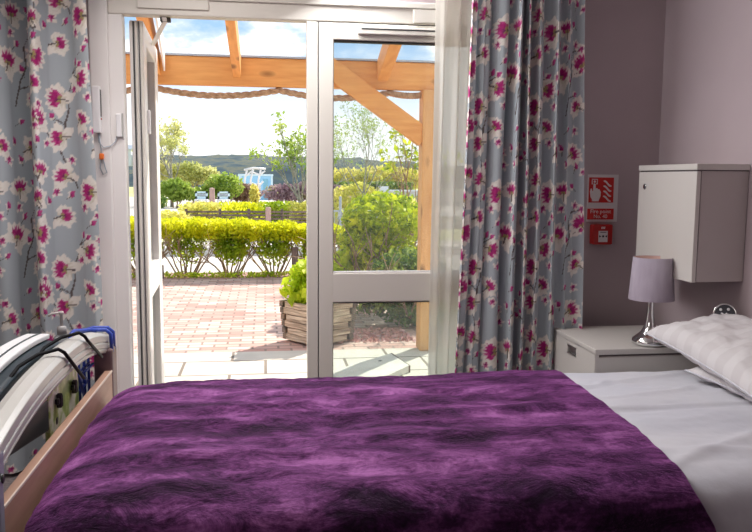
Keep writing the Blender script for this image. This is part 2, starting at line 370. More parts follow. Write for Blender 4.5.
sl = BM(); leafbox(sl, -.004, .001, .018, .022, .03, 1.99); leafbox(sl, -.004, .001, .040, .047, .03, 1.99)
obj('edge_gasket', sl, M['gasket'], d1)
obj('edge_strip', leafbox(leafbox(BM(), -.012, -.001, .004, .014, .03, 1.99), -.009, -.001, .026, .036, .03, 1.99), M['upvc'], d1, bevel=.002)
obj('glass_pane', leafbox(BM(), .128, .682, .028, .034, .86, 1.90), M['glass'], d1)
obj('glass_pane', leafbox(BM(), .128, .682, .028, .034, .15, .722), M['glass_low'], d1)
obj('gasket', leafbox(leafbox(BM(), .128, .133, .004, .03, .86, 1.9), .128, .133, .004, .03, .15, .722), M['gasket'], d1)
obj('door_latch', leafbox(BM(), .085, .135, -.012, .0, 1.50, 1.61), M['white'], d1, bevel=.003)
st = thing('door_restrictor', 'white metal restrictor arm joining the door head to the open leaf', 'door arm', (-.44, 3.67, 2.0))
obj('arm', beam(beam(BM(), (-.43, 3.66, 1.990), (-.545, 4.10, 1.955), .022, .006), (-.43, 3.66, 1.985), (-.43, 3.62, 1.998), .02, .01), M['upvc_w'], st, bevel=.002)
obj('pivot', bx(BM(), -.45, -.405, 3.64, 3.67, 1.985, 2.003), M['gasket'], st, bevel=.003)

# ------------------------------------------------------------------ door sensors on left frame
sb = thing('door_alarm_unit', 'slim white alarm box on the door frame beside the left drape', 'alarm box', (-.718, WY - .02, 1.49))
obj('casing', bx(BM(), -.735, -.700, WY - .045, WY - .012, 1.49, 1.69), M['white'], sb, bevel=.005)
obj('black_window', bx(BM(), -.7005, -.6985, WY - .038, WY - .018, 1.56, 1.675), M['black'], sb)
obj('red_button', lathe(BM(), [(.004, 0), (.004, .003)], (-.700, WY - .028, 1.55), 12, 'x'), M['redbox'], sb)
ct = thing('contact_sensor', 'small flat white magnetic contact at the inner edge of the frame', 'sensor', (-.63, WY - .005, 1.47))
obj('casing', bx(BM(), -.640, -.617, WY - .016, WY, 1.475, 1.575), M['white'], ct, bevel=.003)
obj('magnet_edge', bx(BM(), -.617, -.611, WY - .010, WY, 1.470, 1.578), M['steel'], ct, bevel=.001)
cb = BM(); tube(cb, [(-.640 + .02 * 0, WY - .006, 1.478), (-.645, WY - .010, 1.455), (-.665, WY - .018, 1.435), (-.695, WY - .02, 1.428), (-.713, WY - .02, 1.45), (-.716, WY - .022, 1.49)], .0022, 6)
tube(cb, [(-.712, WY - .02, 1.49), (-.706, WY - .022, 1.43), (-.700, WY - .02, 1.385), (-.690, WY - .02, 1.34), (-.684, WY - .02, 1.32), (-.70, WY - .02, 1.31), (-.712, WY - .02, 1.34), (-.705, WY - .02, 1.385)], .0025, 6)
cbl = thing('sensor_cable', 'grey looping cable with an orange clip hanging below the alarm box', 'cable', (-.70, WY - .02, 1.31))
obj('cord', cb, M['greyblue'], cbl, smooth=True)
obj('orange_clip', bx(BM(), -.713, -.694, WY - .034, WY - .014, 1.375, 1.402), M['orange_p'], cbl, bevel=.006, seg=3)

# ------------------------------------------------------------------ magnolia print (raster painted in numpy, stored as vertex colour)
PX = .0022; TW, TH = 300, 330
def make_print():
    base = np.zeros((TH, TW, 3)); base[:] = (.44, .485, .52)
    yy, xx = np.mgrid[0:TH, 0:TW].astype(float)
    rg = np.random.default_rng(21)
    def local(cx, cy):
        dx = (xx - cx + TW / 2) % TW - TW / 2; dy = (yy - cy + TH / 2) % TH - TH / 2
        return dx, dy
    def stroke(p, q, w, col):
        n = int(max(abs(p[0] - q[0]), abs(p[1] - q[1]))) + 2
        for i in range(n + 1):
            t = i / n; x = p[0] + (q[0] - p[0]) * t; y = p[1] + (q[1] - p[1]) * t
            r = int(w + 2)
            for jy in range(-r, r + 1):
                for jx in range(-r, r + 1):
                    if jx * jx + jy * jy <= w * w: base[int(y + jy) % TH, int(x + jx) % TW] = col
    def petal(cx, cy, a, L, wd, c_in, c_out, k=.4):
        dx, dy = local(cx, cy); p = dx * math.cos(a) + dy * math.sin(a); q = -dx * math.sin(a) + dy * math.cos(a)
        t = np.clip(p / L, 0, 1); half = wd * np.sin(PI * t ** .75) ** .8
        q2 = q + 1.2 * np.sin(p * .5 + a * 3)
        ins = (p > 0) & (p < L) & (np.abs(q2) < half)
        mixv = np.clip((t - k + .12 * np.sin(q * .9 + a)) * 7, 0, 1)[..., None]
        col = np.array(c_in) * (1 - mixv) + np.array(c_out) * mixv
        edge = (np.abs(q2) > half - 1.2)[..., None]
        col = np.where(edge, col * .88 + np.array((.30, .22, .18)) * .12, col)
        base[ins] = col[ins]
    MAG = (.42, .02, .17); MAG2 = (.55, .06, .26); CREAM = (.84, .79, .73); CR2 = (.70, .64, .55); OL = (.36, .30, .12); BR = (.13, .105, .10); DK = (.20, .02, .12)
    pts = []
    for i in range(4):       # branches
        x, y = rg.uniform(0, TW), TH * (i + rg.uniform(.2, .8)) / 4; a = rg.uniform(-2.2, -1.0)
        for k in range(9):
            nx, ny = x + 17 * math.cos(a), y + 17 * math.sin(a); stroke((x, y), (nx, ny), 1.7 - k * .1, BR)
            if k % 3 == 1:
                s = rg.choice([-1, 1]); tx, ty = nx + 24 * math.cos(a + s * .9), ny + 24 * math.sin(a + s * .9)
                stroke((nx, ny), (tx, ty), 1., BR); pts.append((tx, ty, a + s * .6))
            x, y = nx, ny; a += rg.uniform(-.45, .45)
        pts.append((x, y, a))
    big = []
    tries = 0
    while len(big) < 18 and tries < 4000:
        tries += 1; p = (rg.uniform(0, TW), rg.uniform(0, TH))
        if all(math.hypot((p[0] - b[0] + TW / 2) % TW - TW / 2, (p[1] - b[1] + TH / 2) % TH - TH / 2) > 50 for b in big): big.append(p)
    for cx, cy in big:
        a0 = rg.uniform(-3.4, .5); s = rg.uniform(.85, 1.3)
        for o in (-1.5, 1.45, -.95, .9, 2.6): petal(cx, cy, a0 + o + rg.uniform(-.15, .15), 30 * s * rg.uniform(.8, 1.1), 9.5 * s, CR2, CREAM, .25)
        for o in (-.5, .45, 0): petal(cx, cy, a0 + o, 27 * s, 8.5 * s, MAG2, CREAM, .55)
        for o in (-.8, .1, .75): petal(cx, cy, a0 + PI * 0 + o, 17 * s, 5 * s, DK, MAG, .3)
        for o in (-1.2, 1.3): petal(cx, cy, a0 + o, 12 * s, 3.5 * s, OL, MAG2, .4)
        stroke((cx, cy), (cx - 16 * math.cos(a0), cy - 16 * math.sin(a0)), 1.3, BR)
    small = list(pts)
    tries = 0
    while len(small) < 46 and tries < 6000:
        tries += 1; p = (rg.uniform(0, TW), rg.uniform(0, TH))
        if all(math.hypot((p[0] - b[0] + TW / 2) % TW - TW / 2, (p[1] - b[1] + TH / 2) % TH - TH / 2) > (30 if b in big else 20) for b in big + [q[:2] for q in small]): small.append((p[0], p[1], rg.uniform(-2.6, -.5)))
    for x, y, a in small:
        if rg.random() < .5:
            for o in (-1.2, 0, 1.2, 2.6): petal(x, y, a + o, 13, 4.6, MAG2, CREAM, .3)
            petal(x, y, a, 8, 3, DK, MAG, .4)
        else:
            petal(x - 3 * math.cos(a), y - 3 * math.sin(a), a - .35, 15, 4.2, CR2, CREAM, .2)
            petal(x, y, a + .1, 14, 4.0, DK, MAG2, .3); petal(x, y, a + .6, 10, 2.6, MAG, MAG2, .3)
            stroke((x, y), (x - 12 * math.cos(a + .3), y - 12 * math.sin(a + .3)), .9, BR)
    return base
PRINT = make_print()

def drape(name, x0, x1, x0b, x1b, Y, n, amp, seed, m, zb=.02, zt=2.29, paint=True, step=.0045, u0=0., phase=0.):
    rg = np.random.default_rng(seed)
    nf = 900; t = np.linspace(0, 1, nf)
    ph = rg.uniform(0, 6.28, 4)
    warp = t + .018 * np.sin(2 * PI * 1.7 * t + ph[0]) + .012 * np.sin(2 * PI * 3.1 * t + ph[1])
    ampv = amp * (.8 + .35 * np.sin(2 * PI * 1.3 * t + ph[2]) + .2 * np.sin(2 * PI * 2.9 * t + ph[3]))
    c = np.cos(2 * PI * n * warp + phase); yprof = ampv * np.sign(c) * np.abs(c) ** .75
    yprof += .006 * np.cos(2 * PI * n * 2.1 * warp + 1)
    xprof = t * (x1 - x0); xprof = xprof + .006 * np.sin(4 * PI * n * warp)
    s = np.concatenate([[0], np.cumsum(np.hypot(np.diff(xprof), np.diff(yprof)))])
    L = s[-1]; nu = int(L / step); su = np.linspace(0, L, nu)
    tx = np.interp(su, s, xprof) / (x1 - x0); ty = np.interp(su, s, yprof)
    nz = int((zt - zb) / (step * 1.15)); zs = np.linspace(zb, zt, nz)
    k = (1 - (zs - .6) / 1.5)      # 0 at z 2.1, 1 at z .6
    X = (x0 + (x0b - x0) * k)[:, None] + tx[None, :] * ((x1 + (x1b - x1) * k) - (x0 + (x0b - x0) * k))[:, None]
    drift = .006 * np.sin(zs * 2.1 + seed)[:, None] * np.sin(tx * 9 + seed)[None, :]
    Yv = Y + ty[None, :] * (1 + .18 * np.sin(zs * 1.6 + seed))[:, None] + drift
    X = X + .005 * np.sin(zs * 3 + seed)[:, None] * np.sin(tx * 14)[None, :]
    co = np.stack([X, Yv, np.repeat(zs[:, None], nu, 1)], -1).reshape(-1, 3)
    i = np.arange(nz - 1)[:, None] * nu + np.arange(nu - 1)[None, :]
    fa = np.stack([i, i + 1, i + nu + 1, i + nu], -1).reshape(-1, 4)
    me = bpy.data.meshes.new(name); me.vertices.add(len(co)); me.vertices.foreach_set('co', co.ravel())
    me.loops.add(fa.size); me.loops.foreach_set('vertex_index', fa.ravel().astype(np.int32))
    me.polygons.add(len(fa)); me.polygons.foreach_set('loop_start', np.arange(0, fa.size, 4, dtype=np.int32))
    me.update(calc_edges=True)
    if paint:
        U = ((su + u0) / PX); V = ((3 - zs) / PX)
        ui = (U.astype(int) % TW); vi = (V.astype(int) % TH)
        col = PRINT[vi[:, None], ui[None, :]]
        rgba = np.ones((nz, nu, 4), np.float32); rgba[..., :3] = col
        at = me.color_attributes.new('print', 'FLOAT_COLOR', 'POINT'); at.data.foreach_set('color', rgba.ravel())
    return link(name, me, m, None, smooth=True)
tag(drape('drape', -1.50, -.722, -1.53, -.702, 3.49, 4.2, .07, 5, M['drape'], phase=2.2), 'pale blue drape with magnolia print hanging left of the open door', 'curtain', 'magnolia print drapes')
tag(drape('drape', .905, 1.435, .865, 1.475, 3.445, 8.5, .036, 11, M['drape'], u0=.37, phase=1.0), 'pale blue magnolia print drape hanging right of the closed glass door', 'curtain', 'magnolia print drapes')
tag(drape('net_curtain', .765, .985, .760, .95, 3.535, 3.3, .016, 3, M['sheer'], paint=False, step=.01), 'white sheer net curtain bunched between closed door and right drape', 'curtain')
rl = BM(); tube(rl, [(-1.9, 3.49, 2.32), (1.80, 3.49, 2.32)], .016, 16)
tag(obj('curtain_pole', rl, M['steel'], smooth=True), 'long steel curtain pole above the glazed doors', 'curtain pole')

# ------------------------------------------------------------------ fire sign and call point
sg = thing('fire_point_sign', 'white and red fire alarm sign on the mauve wall above the red call point', 'sign', (1.62, WY, 1.105))
yS = WY - .004
obj('sign_board', bx(BM(), 1.547, 1.703, yS, WY, 1.102, 1.330), M['signw'], sg, bevel=.001)
obj('red_panel', bx(BM(), 1.553, 1.679, yS - .0015, yS, 1.195, 1.316), M['red'], sg)
obj('red_caption', bx(BM(), 1.549, 1.684, yS - .0015, yS, 1.113, 1.166), M['red'], sg)
yi = yS - .0015
hd = BM()      # pressing hand (pointing finger)
poly(hd, [(1.562, 1.222), (1.558, 1.248), (1.562, 1.262), (1.567, 1.263), (1.570, 1.250), (1.574, 1.252), (1.575, 1.283), (1.580, 1.288), (1.586, 1.284), (1.587, 1.262), (1.592, 1.265), (1.598, 1.262), (1.600, 1.259), (1.606, 1.259), (1.610, 1.252), (1.614, 1.247), (1.613, 1.225), (1.606, 1.210), (1.604, 1.201), (1.571, 1.201), (1.569, 1.212)], .001, yi)
obj('hand_symbol', hd, M['signink'], sg)
bt = BM(); bx(bt, 1.566, 1.570, yi - .001, yi, 1.285, 1.309); bx(bt, 1.592, 1.596, yi - .001, yi, 1.285, 1.309); bx(bt, 1.566, 1.596, yi - .001, yi, 1.305, 1.309); bx(bt, 1.566, 1.573, yi - .001, yi, 1.283, 1.287); bx(bt, 1.589, 1.596, yi - .001, yi, 1.283, 1.287)
lathe(bt, [(.006, 0), (.006, .001)], (1.581, yi, 1.296), 14, 'y')
obj('button_symbol', bt, M['signink'], sg)
fl = BM()
for k in range(4):
    zc = 1.290 - k * .0245; N = 10; mid_ = [(1.626 + .041 * i / N, zc + .009 - .024 * i / N + .0035 * math.sin(2 * PI * i / N)) for i in range(N + 1)]
    hw_ = [.0058 * math.sin(PI * (.06 + .88 * i / N)) ** .6 for i in range(N + 1)]
    poly(fl, [(a, b + h_) for (a, b), h_ in zip(mid_, hw_)] + [(a, b - h_) for (a, b), h_ in zip(mid_, hw_)][::-1], .001, yi)
obj('flame_symbol', fl, M['signink'], sg)
text_mesh('Fire point', .027, M['signink'], sg, (1.6165, yi - .0006, 1.1515))
text_mesh('No. 40', .025, M['signink'], sg, (1.6165, yi - .0006, 1.1275))
cp = thing('fire_call_point', 'red break glass fire call point on the wall under the sign', 'fire alarm', (1.62, WY, .985))
obj('red_casing', bx(BM(), 1.572, 1.672, WY - .045, WY, .993, 1.090), M['redbox'], cp, bevel=.006)
yc = WY - .045
obj('white_window', bx(BM(), 1.599, 1.645, yc - .002, yc, 1.006, 1.060), M['signw'], cp)
bk = BM(); lathe(bk, [(.0055, 0), (.0055, .0012)], (1.622, yc - .002, 1.034), 14, 'y')
for s in (-1, 1):
    poly(bk, [(1.622 + s * .020, 1.040), (1.622 + s * .020, 1.028), (1.622 + s * .010, 1.034)][::s], .0012, yc - .002)
bx(bk, 1.607, 1.637, yc - .003, yc - .002, 1.052, 1.055)
obj('press_symbol', bk, M['black'], cp)
mk = BM()
for i in range(3): poly(mk, [(1.612 + i * .007, 1.070), (1.616 + i * .007, 1.070), (1.618 + i * .007, 1.081), (1.613 + i * .007, 1.079)], .001, yc)
obj('flame_mark', mk, M['signink'], cp)

for ch in cp.children: ch.location.x -= .006
# ------------------------------------------------------------------ wall cabinet
wc = thing('wall_cabinet', 'cream wall-hung cabinet with keyhole door on the right wall above the lamp', 'cabinet', (1.80, 3.1, .90))
cx0 = 1.682; y0, y1 = 2.868, 3.345
obj('carcass', bx(BM(), cx0 + .022, XR - .002, y0 + .002, y1 - .002, .901, 1.342), M['cab_side'], wc, bevel=.002)
obj('door', bx(BM(), cx0, cx0 + .018, y0 - .001, y1, .899, 1.340), M['cab'], wc, bevel=.002)
obj('door_gap', bx(BM(), cx0 + .017, cx0 + .023, y0 + .004, y1 - .004, .905, 1.338), M['cab_gap'], wc)
obj('cabinet_top', bx(BM(), cx0 - .002, XR - .002, y0 - .003, y1 + .003, 1.346, 1.370), M['cab'], wc, bevel=.002)
obj('top_gap', bx(BM(), cx0 + .004, XR - .003, y0 + .003, y1 - .003, 1.338, 1.347), M['cab_gap'], wc)
lk = lathe(BM(), [(.0, 0), (.013, 0), (.013, -.004), (.010, -.006), (.0, -.006)], (cx0, 3.283, 1.276), 24, 'x', cap=False)
lko = obj('lock', lk, M['chrome'], wc, smooth=True)
obj('keyhole', bx(BM(), cx0 - .0075, cx0 - .006, 3.2815, 3.2845, 1.268, 1.284), M['black'], lko)

# ------------------------------------------------------------------ bedside cabinet
bs = thing('bedside_cabinet', 'low cream bedside cabinet with drawer standing between drape and bed', 'cabinet', (1.6, 3.23, 0))
bx0, by0, by1 = 1.347, 2.992, 3.49
obj('carcass', bx(BM(), bx0 + .02, 1.868, by0 + .003, by1 - .003, .04, .576), M['cab_side'], bs, bevel=.002)
obj('top_panel', bx(BM(), bx0, 1.875, by0, by1, .584, .608), M['cab'], bs, bevel=.003)
obj('top_gap', bx(BM(), bx0 + .012, 1.866, by0 + .006, by1 - .006, .575, .585), M['cab_gap'], bs)
obj('side_panel', bx(BM(), bx0 + .001, 1.870, by0 - .001, by0 + .004, .03, .571), M['cab'], bs)
dr = BM()
# drawer front with recessed slot pull
bx(dr, bx0, bx0 + .018, by0 + .002, 3.19, .402, .590); bx(dr, bx0, bx0 + .018, 3.285, by1 - .002, .402, .590); bx(dr, bx0, bx0 + .018, 3.19, 3.285, .402, .533); bx(dr, bx0, bx0 + .018, 3.19, 3.285, .568, .590)
drw = obj('drawer', dr, M['cab'], bs)
hh = BM(); bx(hh, bx0 - .002, bx0 + .012, 3.188, 3.287, .530, .536); bx(hh, bx0 - .002, bx0 + .012, 3.188, 3.287, .565, .571); bx(hh, bx0 + .008, bx0 + .016, 3.19, 3.285, .535, .566)
obj('drawer_pull', hh, M['steel'], drw)
obj('cupboard_door', bx(BM(), bx0, bx0 + .018, by0 + .002, by1 - .002, .06, .396), M['cab'], bs, bevel=.002)
obj('plinth', bx(BM(), bx0 + .03, 1.86, by0 + .03, by1 - .02, 0, .045), M['cab_gap'], bs)

# ------------------------------------------------------------------ table lamp
LC = (1.622, 3.068, .608)
lp = thing('table_lamp', 'chrome teardrop table lamp with mauve tapered shade on the bedside cabinet', 'lamp', LC)
prof = [(.0, 0), (.060, 0), (.072, .006), (.074, .014), (.069, .026), (.052, .040), (.036, .055), (.026, .075), (.0195, .10), (.0155, .13), (.013, .16), (.0125, .19), (.012, .21), (.0, .21)]
obj('lamp_base', lathe(BM(), prof, LC, 48, cap=False), M['chrome'], lp, smooth=True)
sh = lathe(BM(), [(.0935, .194), (.0805, .374), (.0785, .374), (.0915, .194), (.0935, .194)], LC, 64, cap=False)
sho = obj('lamp_shade', sh, M['shade'], lp, smooth=True)
obj('shade_lining', lathe(BM(), [(.0912, .196), (.0783, .373)], LC, 64, cap=False), M['shade_in'], sho, smooth=True)
spd = BM()
for k in range(3): tube(spd, [(LC[0], LC[1], LC[2] + .35), (LC[0] + .081 * math.cos(k * 2.1), LC[1] + .081 * math.sin(k * 2.1), LC[2] + .362)], .0015, 6)
tube(spd, [(LC[0], LC[1], LC[2] + .2), (LC[0], LC[1], LC[2] + .35)], .004, 8)
obj('shade_carrier', spd, M['steel'], lp)
obj('light_bulb', lathe(BM(), [(.0, .215), (.012, .22), (.014, .25), (.028, .285), (.024, .315), (.0, .33)], LC, 24, cap=False), M['white'], lp, smooth=True)

# ------------------------------------------------------------------ round gadget behind pillow
gc = Vector((1.824, 2.79, .772)); gy = gc.y
gd = thing('reading_light', 'small round chrome reading light with four white spots behind the pillow', 'reading light', (1.89, 2.88, .74))
ddir = Vector((-.52, -.80, .30)).normalized(); zax = Vector((0, 0, 1)); sd = ddir.cross(zax).normalized(); up = sd.cross(ddir)
Rm = Matrix((sd, up, ddir)).transposed().to_4x4()
def gpart(name, bm, m, par):
    bmesh.ops.transform(bm, matrix=Matrix.Translation(gc + Vector((0, .06, 0))) @ Rm, verts=bm.verts); return obj(name, bm, m, par, smooth=True)
gpart('chrome_rim', lathe(BM(), [(.0, -.03), (.030, -.028), (.041, -.012), (.045, .006), (.042, .012), (.037, .008), (.037, .004)], (0, 0, 0), 40, cap=False), M['chrome'], gd)
fc = gpart('dark_face', lathe(BM(), [(.0, .006), (.0375, .005)], (0, 0, 0), 40, cap=False), mat('dark_grey_face', (.06, .06, .07), .25), gd)
dots = BM()
for x_, y_ in ((-.012, .020), (.016, .017), (-.020, -.008), (.004, -.018)):
    lathe(dots, [(.0, .009), (.0055, .009), (.0055, .005)], (x_, y_, 0), 12, cap=False)
for i in range(6): lathe(dots, [(.0, .008), (.0028, .008), (.0028, .005)], (-.010 + i * .0045, .003 * math.sin(i * 1.7), 0), 8, cap=False)
bmesh.ops.recalc_face_normals(dots, faces=dots.faces)
gpart('white_marks', dots, M['white'], gd)
obj('wall_plate', lathe(BM(), [(.0, 0), (.028, 0), (.026, -.010), (.0, -.012)], (XR, 2.90, .735), 24, 'x', cap=False), M['chrome'], gd, smooth=True)
obj('arm', tube(BM(), [(XR - .008, 2.90, .735), (1.862, 2.90, .735), (gc.x + .012, gc.y + .085, gc.z - .008)], .007, 10), M['chrome'], gd, smooth=True)
obj('orange_tab', bx(BM(), gc.x - .050, gc.x - .026, gc.y + .045, gc.y + .06, gc.z - .055, gc.z - .022), M['orange_p'], gd, bevel=.004)

# ------------------------------------------------------------------ bed
BN, BF = 1.80, 2.925      # near/far edges of mattress
bed = thing('profiling_bed', 'single care bed with beech footboard and curved silver end rail', 'bed', (.6, 2.4, 0))
def arch_pts(n=40, w=0, y0=1.76, y1=3.13, ze=.680, zc=.765):
    out = []
    for i in range(n + 1):
        t = -1 + 2 * i / n; y = (y0 + y1) / 2 + (y1 - y0) / 2 * t
        out.append((y, ze + (zc - ze) * (1 - abs(t) ** 2.3)))
    return out
ap = arch_pts()
# rail section: rounded top, ribbed inner face
sec = [(-.668, -.012), (-.660, .0), (-.640, .006), (-.612, .002), (-.600, -.008), (-.5985, -.030), (-.603, -.034), (-.5985, -.038), (-.5985, -.054), (-.603, -.058), (-.599, -.062), (-.604, -.074), (-.64, -.078), (-.665, -.070)]
rb = BM(); rings = []
for i, (y, z) in enumerate(ap):
    rings.append([rb.verts.new((x, y, z + dz)) for x, dz in sec])
for a, b in zip(rings[:-1], rings[1:]):
    for k in range(len(sec)): rb.faces.new((a[k], a[(k + 1) % len(sec)], b[(k + 1) % len(sec)], b[k]))
rb.faces.new(rings[0]); rb.faces.new(rings[-1][::-1])
obj('curved_end_rail', rb, M['silver'], bed, bevel=.002)
obj('end_post', bx(bx(BM(), -.650, -.580, 1.735, 1.775, .10, .640), -.66, -.598, 1.745, 1.84, .600, .68), M['greyblue'], bed, bevel=.008)
obj('end_post', bx(BM(), -.650, -.580, 3.035, 3.125, .10, .645), M['brownpost'], bed, bevel=.008)
obj('rail_knob', lathe(BM(), [(.0, 0), (.010, 0), (.012, -.006), (.0, -.008)][::-1], (-.578, 1.765, .632), 16, 'x', cap=False), M['black'], bed, smooth=True)
obj('footboard', bx(BM(), -.610, -.583, 1.775, 3.035, .22, .562), M['beech'], bed, bevel=.002)
obj('footboard_edge', bx(BM(), -.586, -.5815, 1.776, 3.034, .557, .5635), M['beech_edge'], bed)
obj('side_rail', bx(BM(), -.585, 1.84, BN + .05, BN + .09, .27, .36), M['greyblue'], bed, bevel=.005)
obj('side_rail', bx(BM(), -.585, 1.84, BF - .10, BF - .06, .27, .36), M['greyblue'], bed, bevel=.005)
for x in (-.45, 1.45):
    for y in (BN + .12, BF - .14):
        obj('leg', tube(BM(), [(x, y, .09), (x, y, .30)], .02, 12), M['greyblue'], bed, smooth=True)
        obj('castor', lathe(BM(), [(.0, -.015), (.045, -.015), (.05, -.008), (.05, .008), (.045, .015), (.0, .015)], (x, y + .0, .05), 24, 'y', cap=False), M['black'], bed, smooth=True)
obj('headboard', bx(BM(), 1.868, 1.893, BN + .02, BF - .0, .22, .70), M['beech'], bed, bevel=.004)
obj('bed_base', bx(BM(), -.56, 1.83, BN + .06, BF - .08, .345, .375), M['greyblue'], bed, bevel=.005)
tag(obj('mattress', bx(BM(), -.555, 1.835, BN + .05, BF - .07, .376, .520), M['sheet'], bevel=.04, seg=4), 'white mattress under the sheet on the care bed', 'mattress')

def fbm(x, y, sx, sy, o=4, seed=0.):
    return noise.fractal(Vector((x * sx + seed, y * sy, seed * .37)), .9, 2.1, o)
def smooth(t): t = max(0, min(1, t)); return t * t * (3 - 2 * t)
# cross-section of bedding: path from near hang over top to far hang
def section(n, near_z, far_z, yn, yf, zt, r=.085):
    pts = []
    a = [(yn - .010, near_z), (yn - .004, zt - r - .03)]
    for k in range(9):
        an = PI - k / 8 * PI / 2; a.append((yn + r * 1.5 + r * 1.5 * math.cos(an), zt - r * .95 + r * .95 * math.sin(an)))
    a += [(y, zt + .018 * math.sin(PI * (y - yn) / (yf - yn))) for y in np.linspace(yn + r * 1.5 + .05, yf - r - .04, 12)]
    for k in range(9):
        an = PI / 2 - k / 8 * PI / 2; a.append((yf - r + r * math.cos(an), zt - r * .8 + r * .8 * math.sin(an)))
    a += [(yf + .004, zt - r - .05), (yf + .004, far_z)]
    a = np.array(a); s = np.concatenate([[0], np.cumsum(np.hypot(*np.diff(a, axis=0).T))]); q = np.linspace(0, s[-1], n)
    return np.stack([np.interp(q, s, a[:, 0]), np.interp(q, s, a[:, 1])], 1)
def cloth(name, xl, xr, near_z, far_z, yn, yf, zt, m, wr, nx=300, ny=210, endround=0, label='', cat='', thick=.006, seed=0.):
    sec = section(ny, near_z, far_z, yn, yf, zt); bm = BM(); grid = []
    for j in range(ny):
        y, z = sec[j]; row = []
        pj, nj = sec[max(j - 1, 0)], sec[min(j + 1, ny - 1)]; ty, tz = nj[0] - pj[0], nj[1] - pj[1]; ll = math.hypot(ty, tz); ny_, nz_ = -tz / ll, ty / ll
        x0, x1 = xl(y, z, j / ny), xr(y, z, j / ny)
        for i in range(nx):
            u = i / (nx - 1); x = x0 + (x1 - x0) * u; d = wr(x, y, z, j / ny)
            yy, zz = y + ny_ * d, z + nz_ * d
            if endround:      # rounded mattress end next to the footboard
                e = max(0., min(1., (endround - (x - x0)) / endround))
                drop = .095 * (1 - math.sqrt(max(0, 1 - e ** 2.4)))
                zz -= drop * (smooth((z - .30) / .15))
            row.append(bm.verts.new((x, yy, zz)))
        grid.append(row)
    for a, b in zip(grid[:-1], grid[1:]):
        for i in range(nx - 1): bm.faces.new((a[i], a[i + 1], b[i + 1], b[i]))
    o = obj(name, bm, m, smooth=True)
    so = o.modifiers.new('thickness', 'SOLIDIFY'); so.thickness = thick; so.offset = -1
    return tag(o, label, cat)
def wr_sheet(x, y, z, v):
    d = .009 * fbm(x, y, 2.5, 6, 5, 3.3)
    for (ya, sl, am, w_) in ((2.36, .04, .010, .008), (2.33, .04, -.006, .010), (2.60, -.45, .010, .018), (2.72, .35, .009, .016), (2.52, .25, .008, .015), (2.05, .5, .008, .025), (1.95, -.1, .007, .02)):
        q = (y - ya - sl * (x - 1.4)) / w_; d += am * math.exp(-q * q)
    return d
cloth('bed_sheet', lambda y, z, v: .80, lambda y, z, v: 1.838, .12, .25, 1.775, 2.945, .540, M['sheet'], wr_sheet, nx=150, ny=160,
      label='rumpled white top sheet covering the pillow end of the bed', cat='sheet', thick=.004)
def wr_v(x, y, z, v):
    d = .009 * fbm(x, y, 1.6, 3.5, 5, 9.1) + .0085 * fbm(x * 1.0 + y * .8, y, 5.0, 9.5, 5, 2.2) * (1.35 - .45 * smooth((x + .1) / .8))
    # long soft creases running along the bed
    for (ya, sl, am, w_, xa, xw) in ((2.60, -.03, .010, .035, .6, .7), (2.30, .05, .012, .03, .3, .8), (2.12, -.02, .012, .035, .7, .6), (2.03, .03, .010, .03, -.1, .5), (2.45, .10, .010, .03, -.1, .35)):
        q = (y - ya - sl * x) / w_; d += am * math.exp(-q * q - ((x - xa) / xw) ** 4)
    return d * (.25 + .75 * smooth((1.14 - x) / .16)) + .012
def xr_throw(y, z, v):
    e = 1.130 - .05 * smooth((2.9 - y) / .8) - .01 * smooth((2.1 - y) / .35) + .05 * smooth((.53 - z) / .12) * (1 if y < 2.3 else 0)
    return e + .006 * math.sin(y * 9) 
cloth('velvet_throw', lambda y, z, v: -.568 + (.015 + .12 * (.5 - z)) * smooth((1.88 - y) / .12), xr_throw, .08, .22, 1.745, 2.945, .547, M['velvet'], wr_v, nx=330, ny=230, endround=.30,
      label='crushed purple velvet throw spread over the foot two thirds of the bed', cat='blanket', thick=.010)

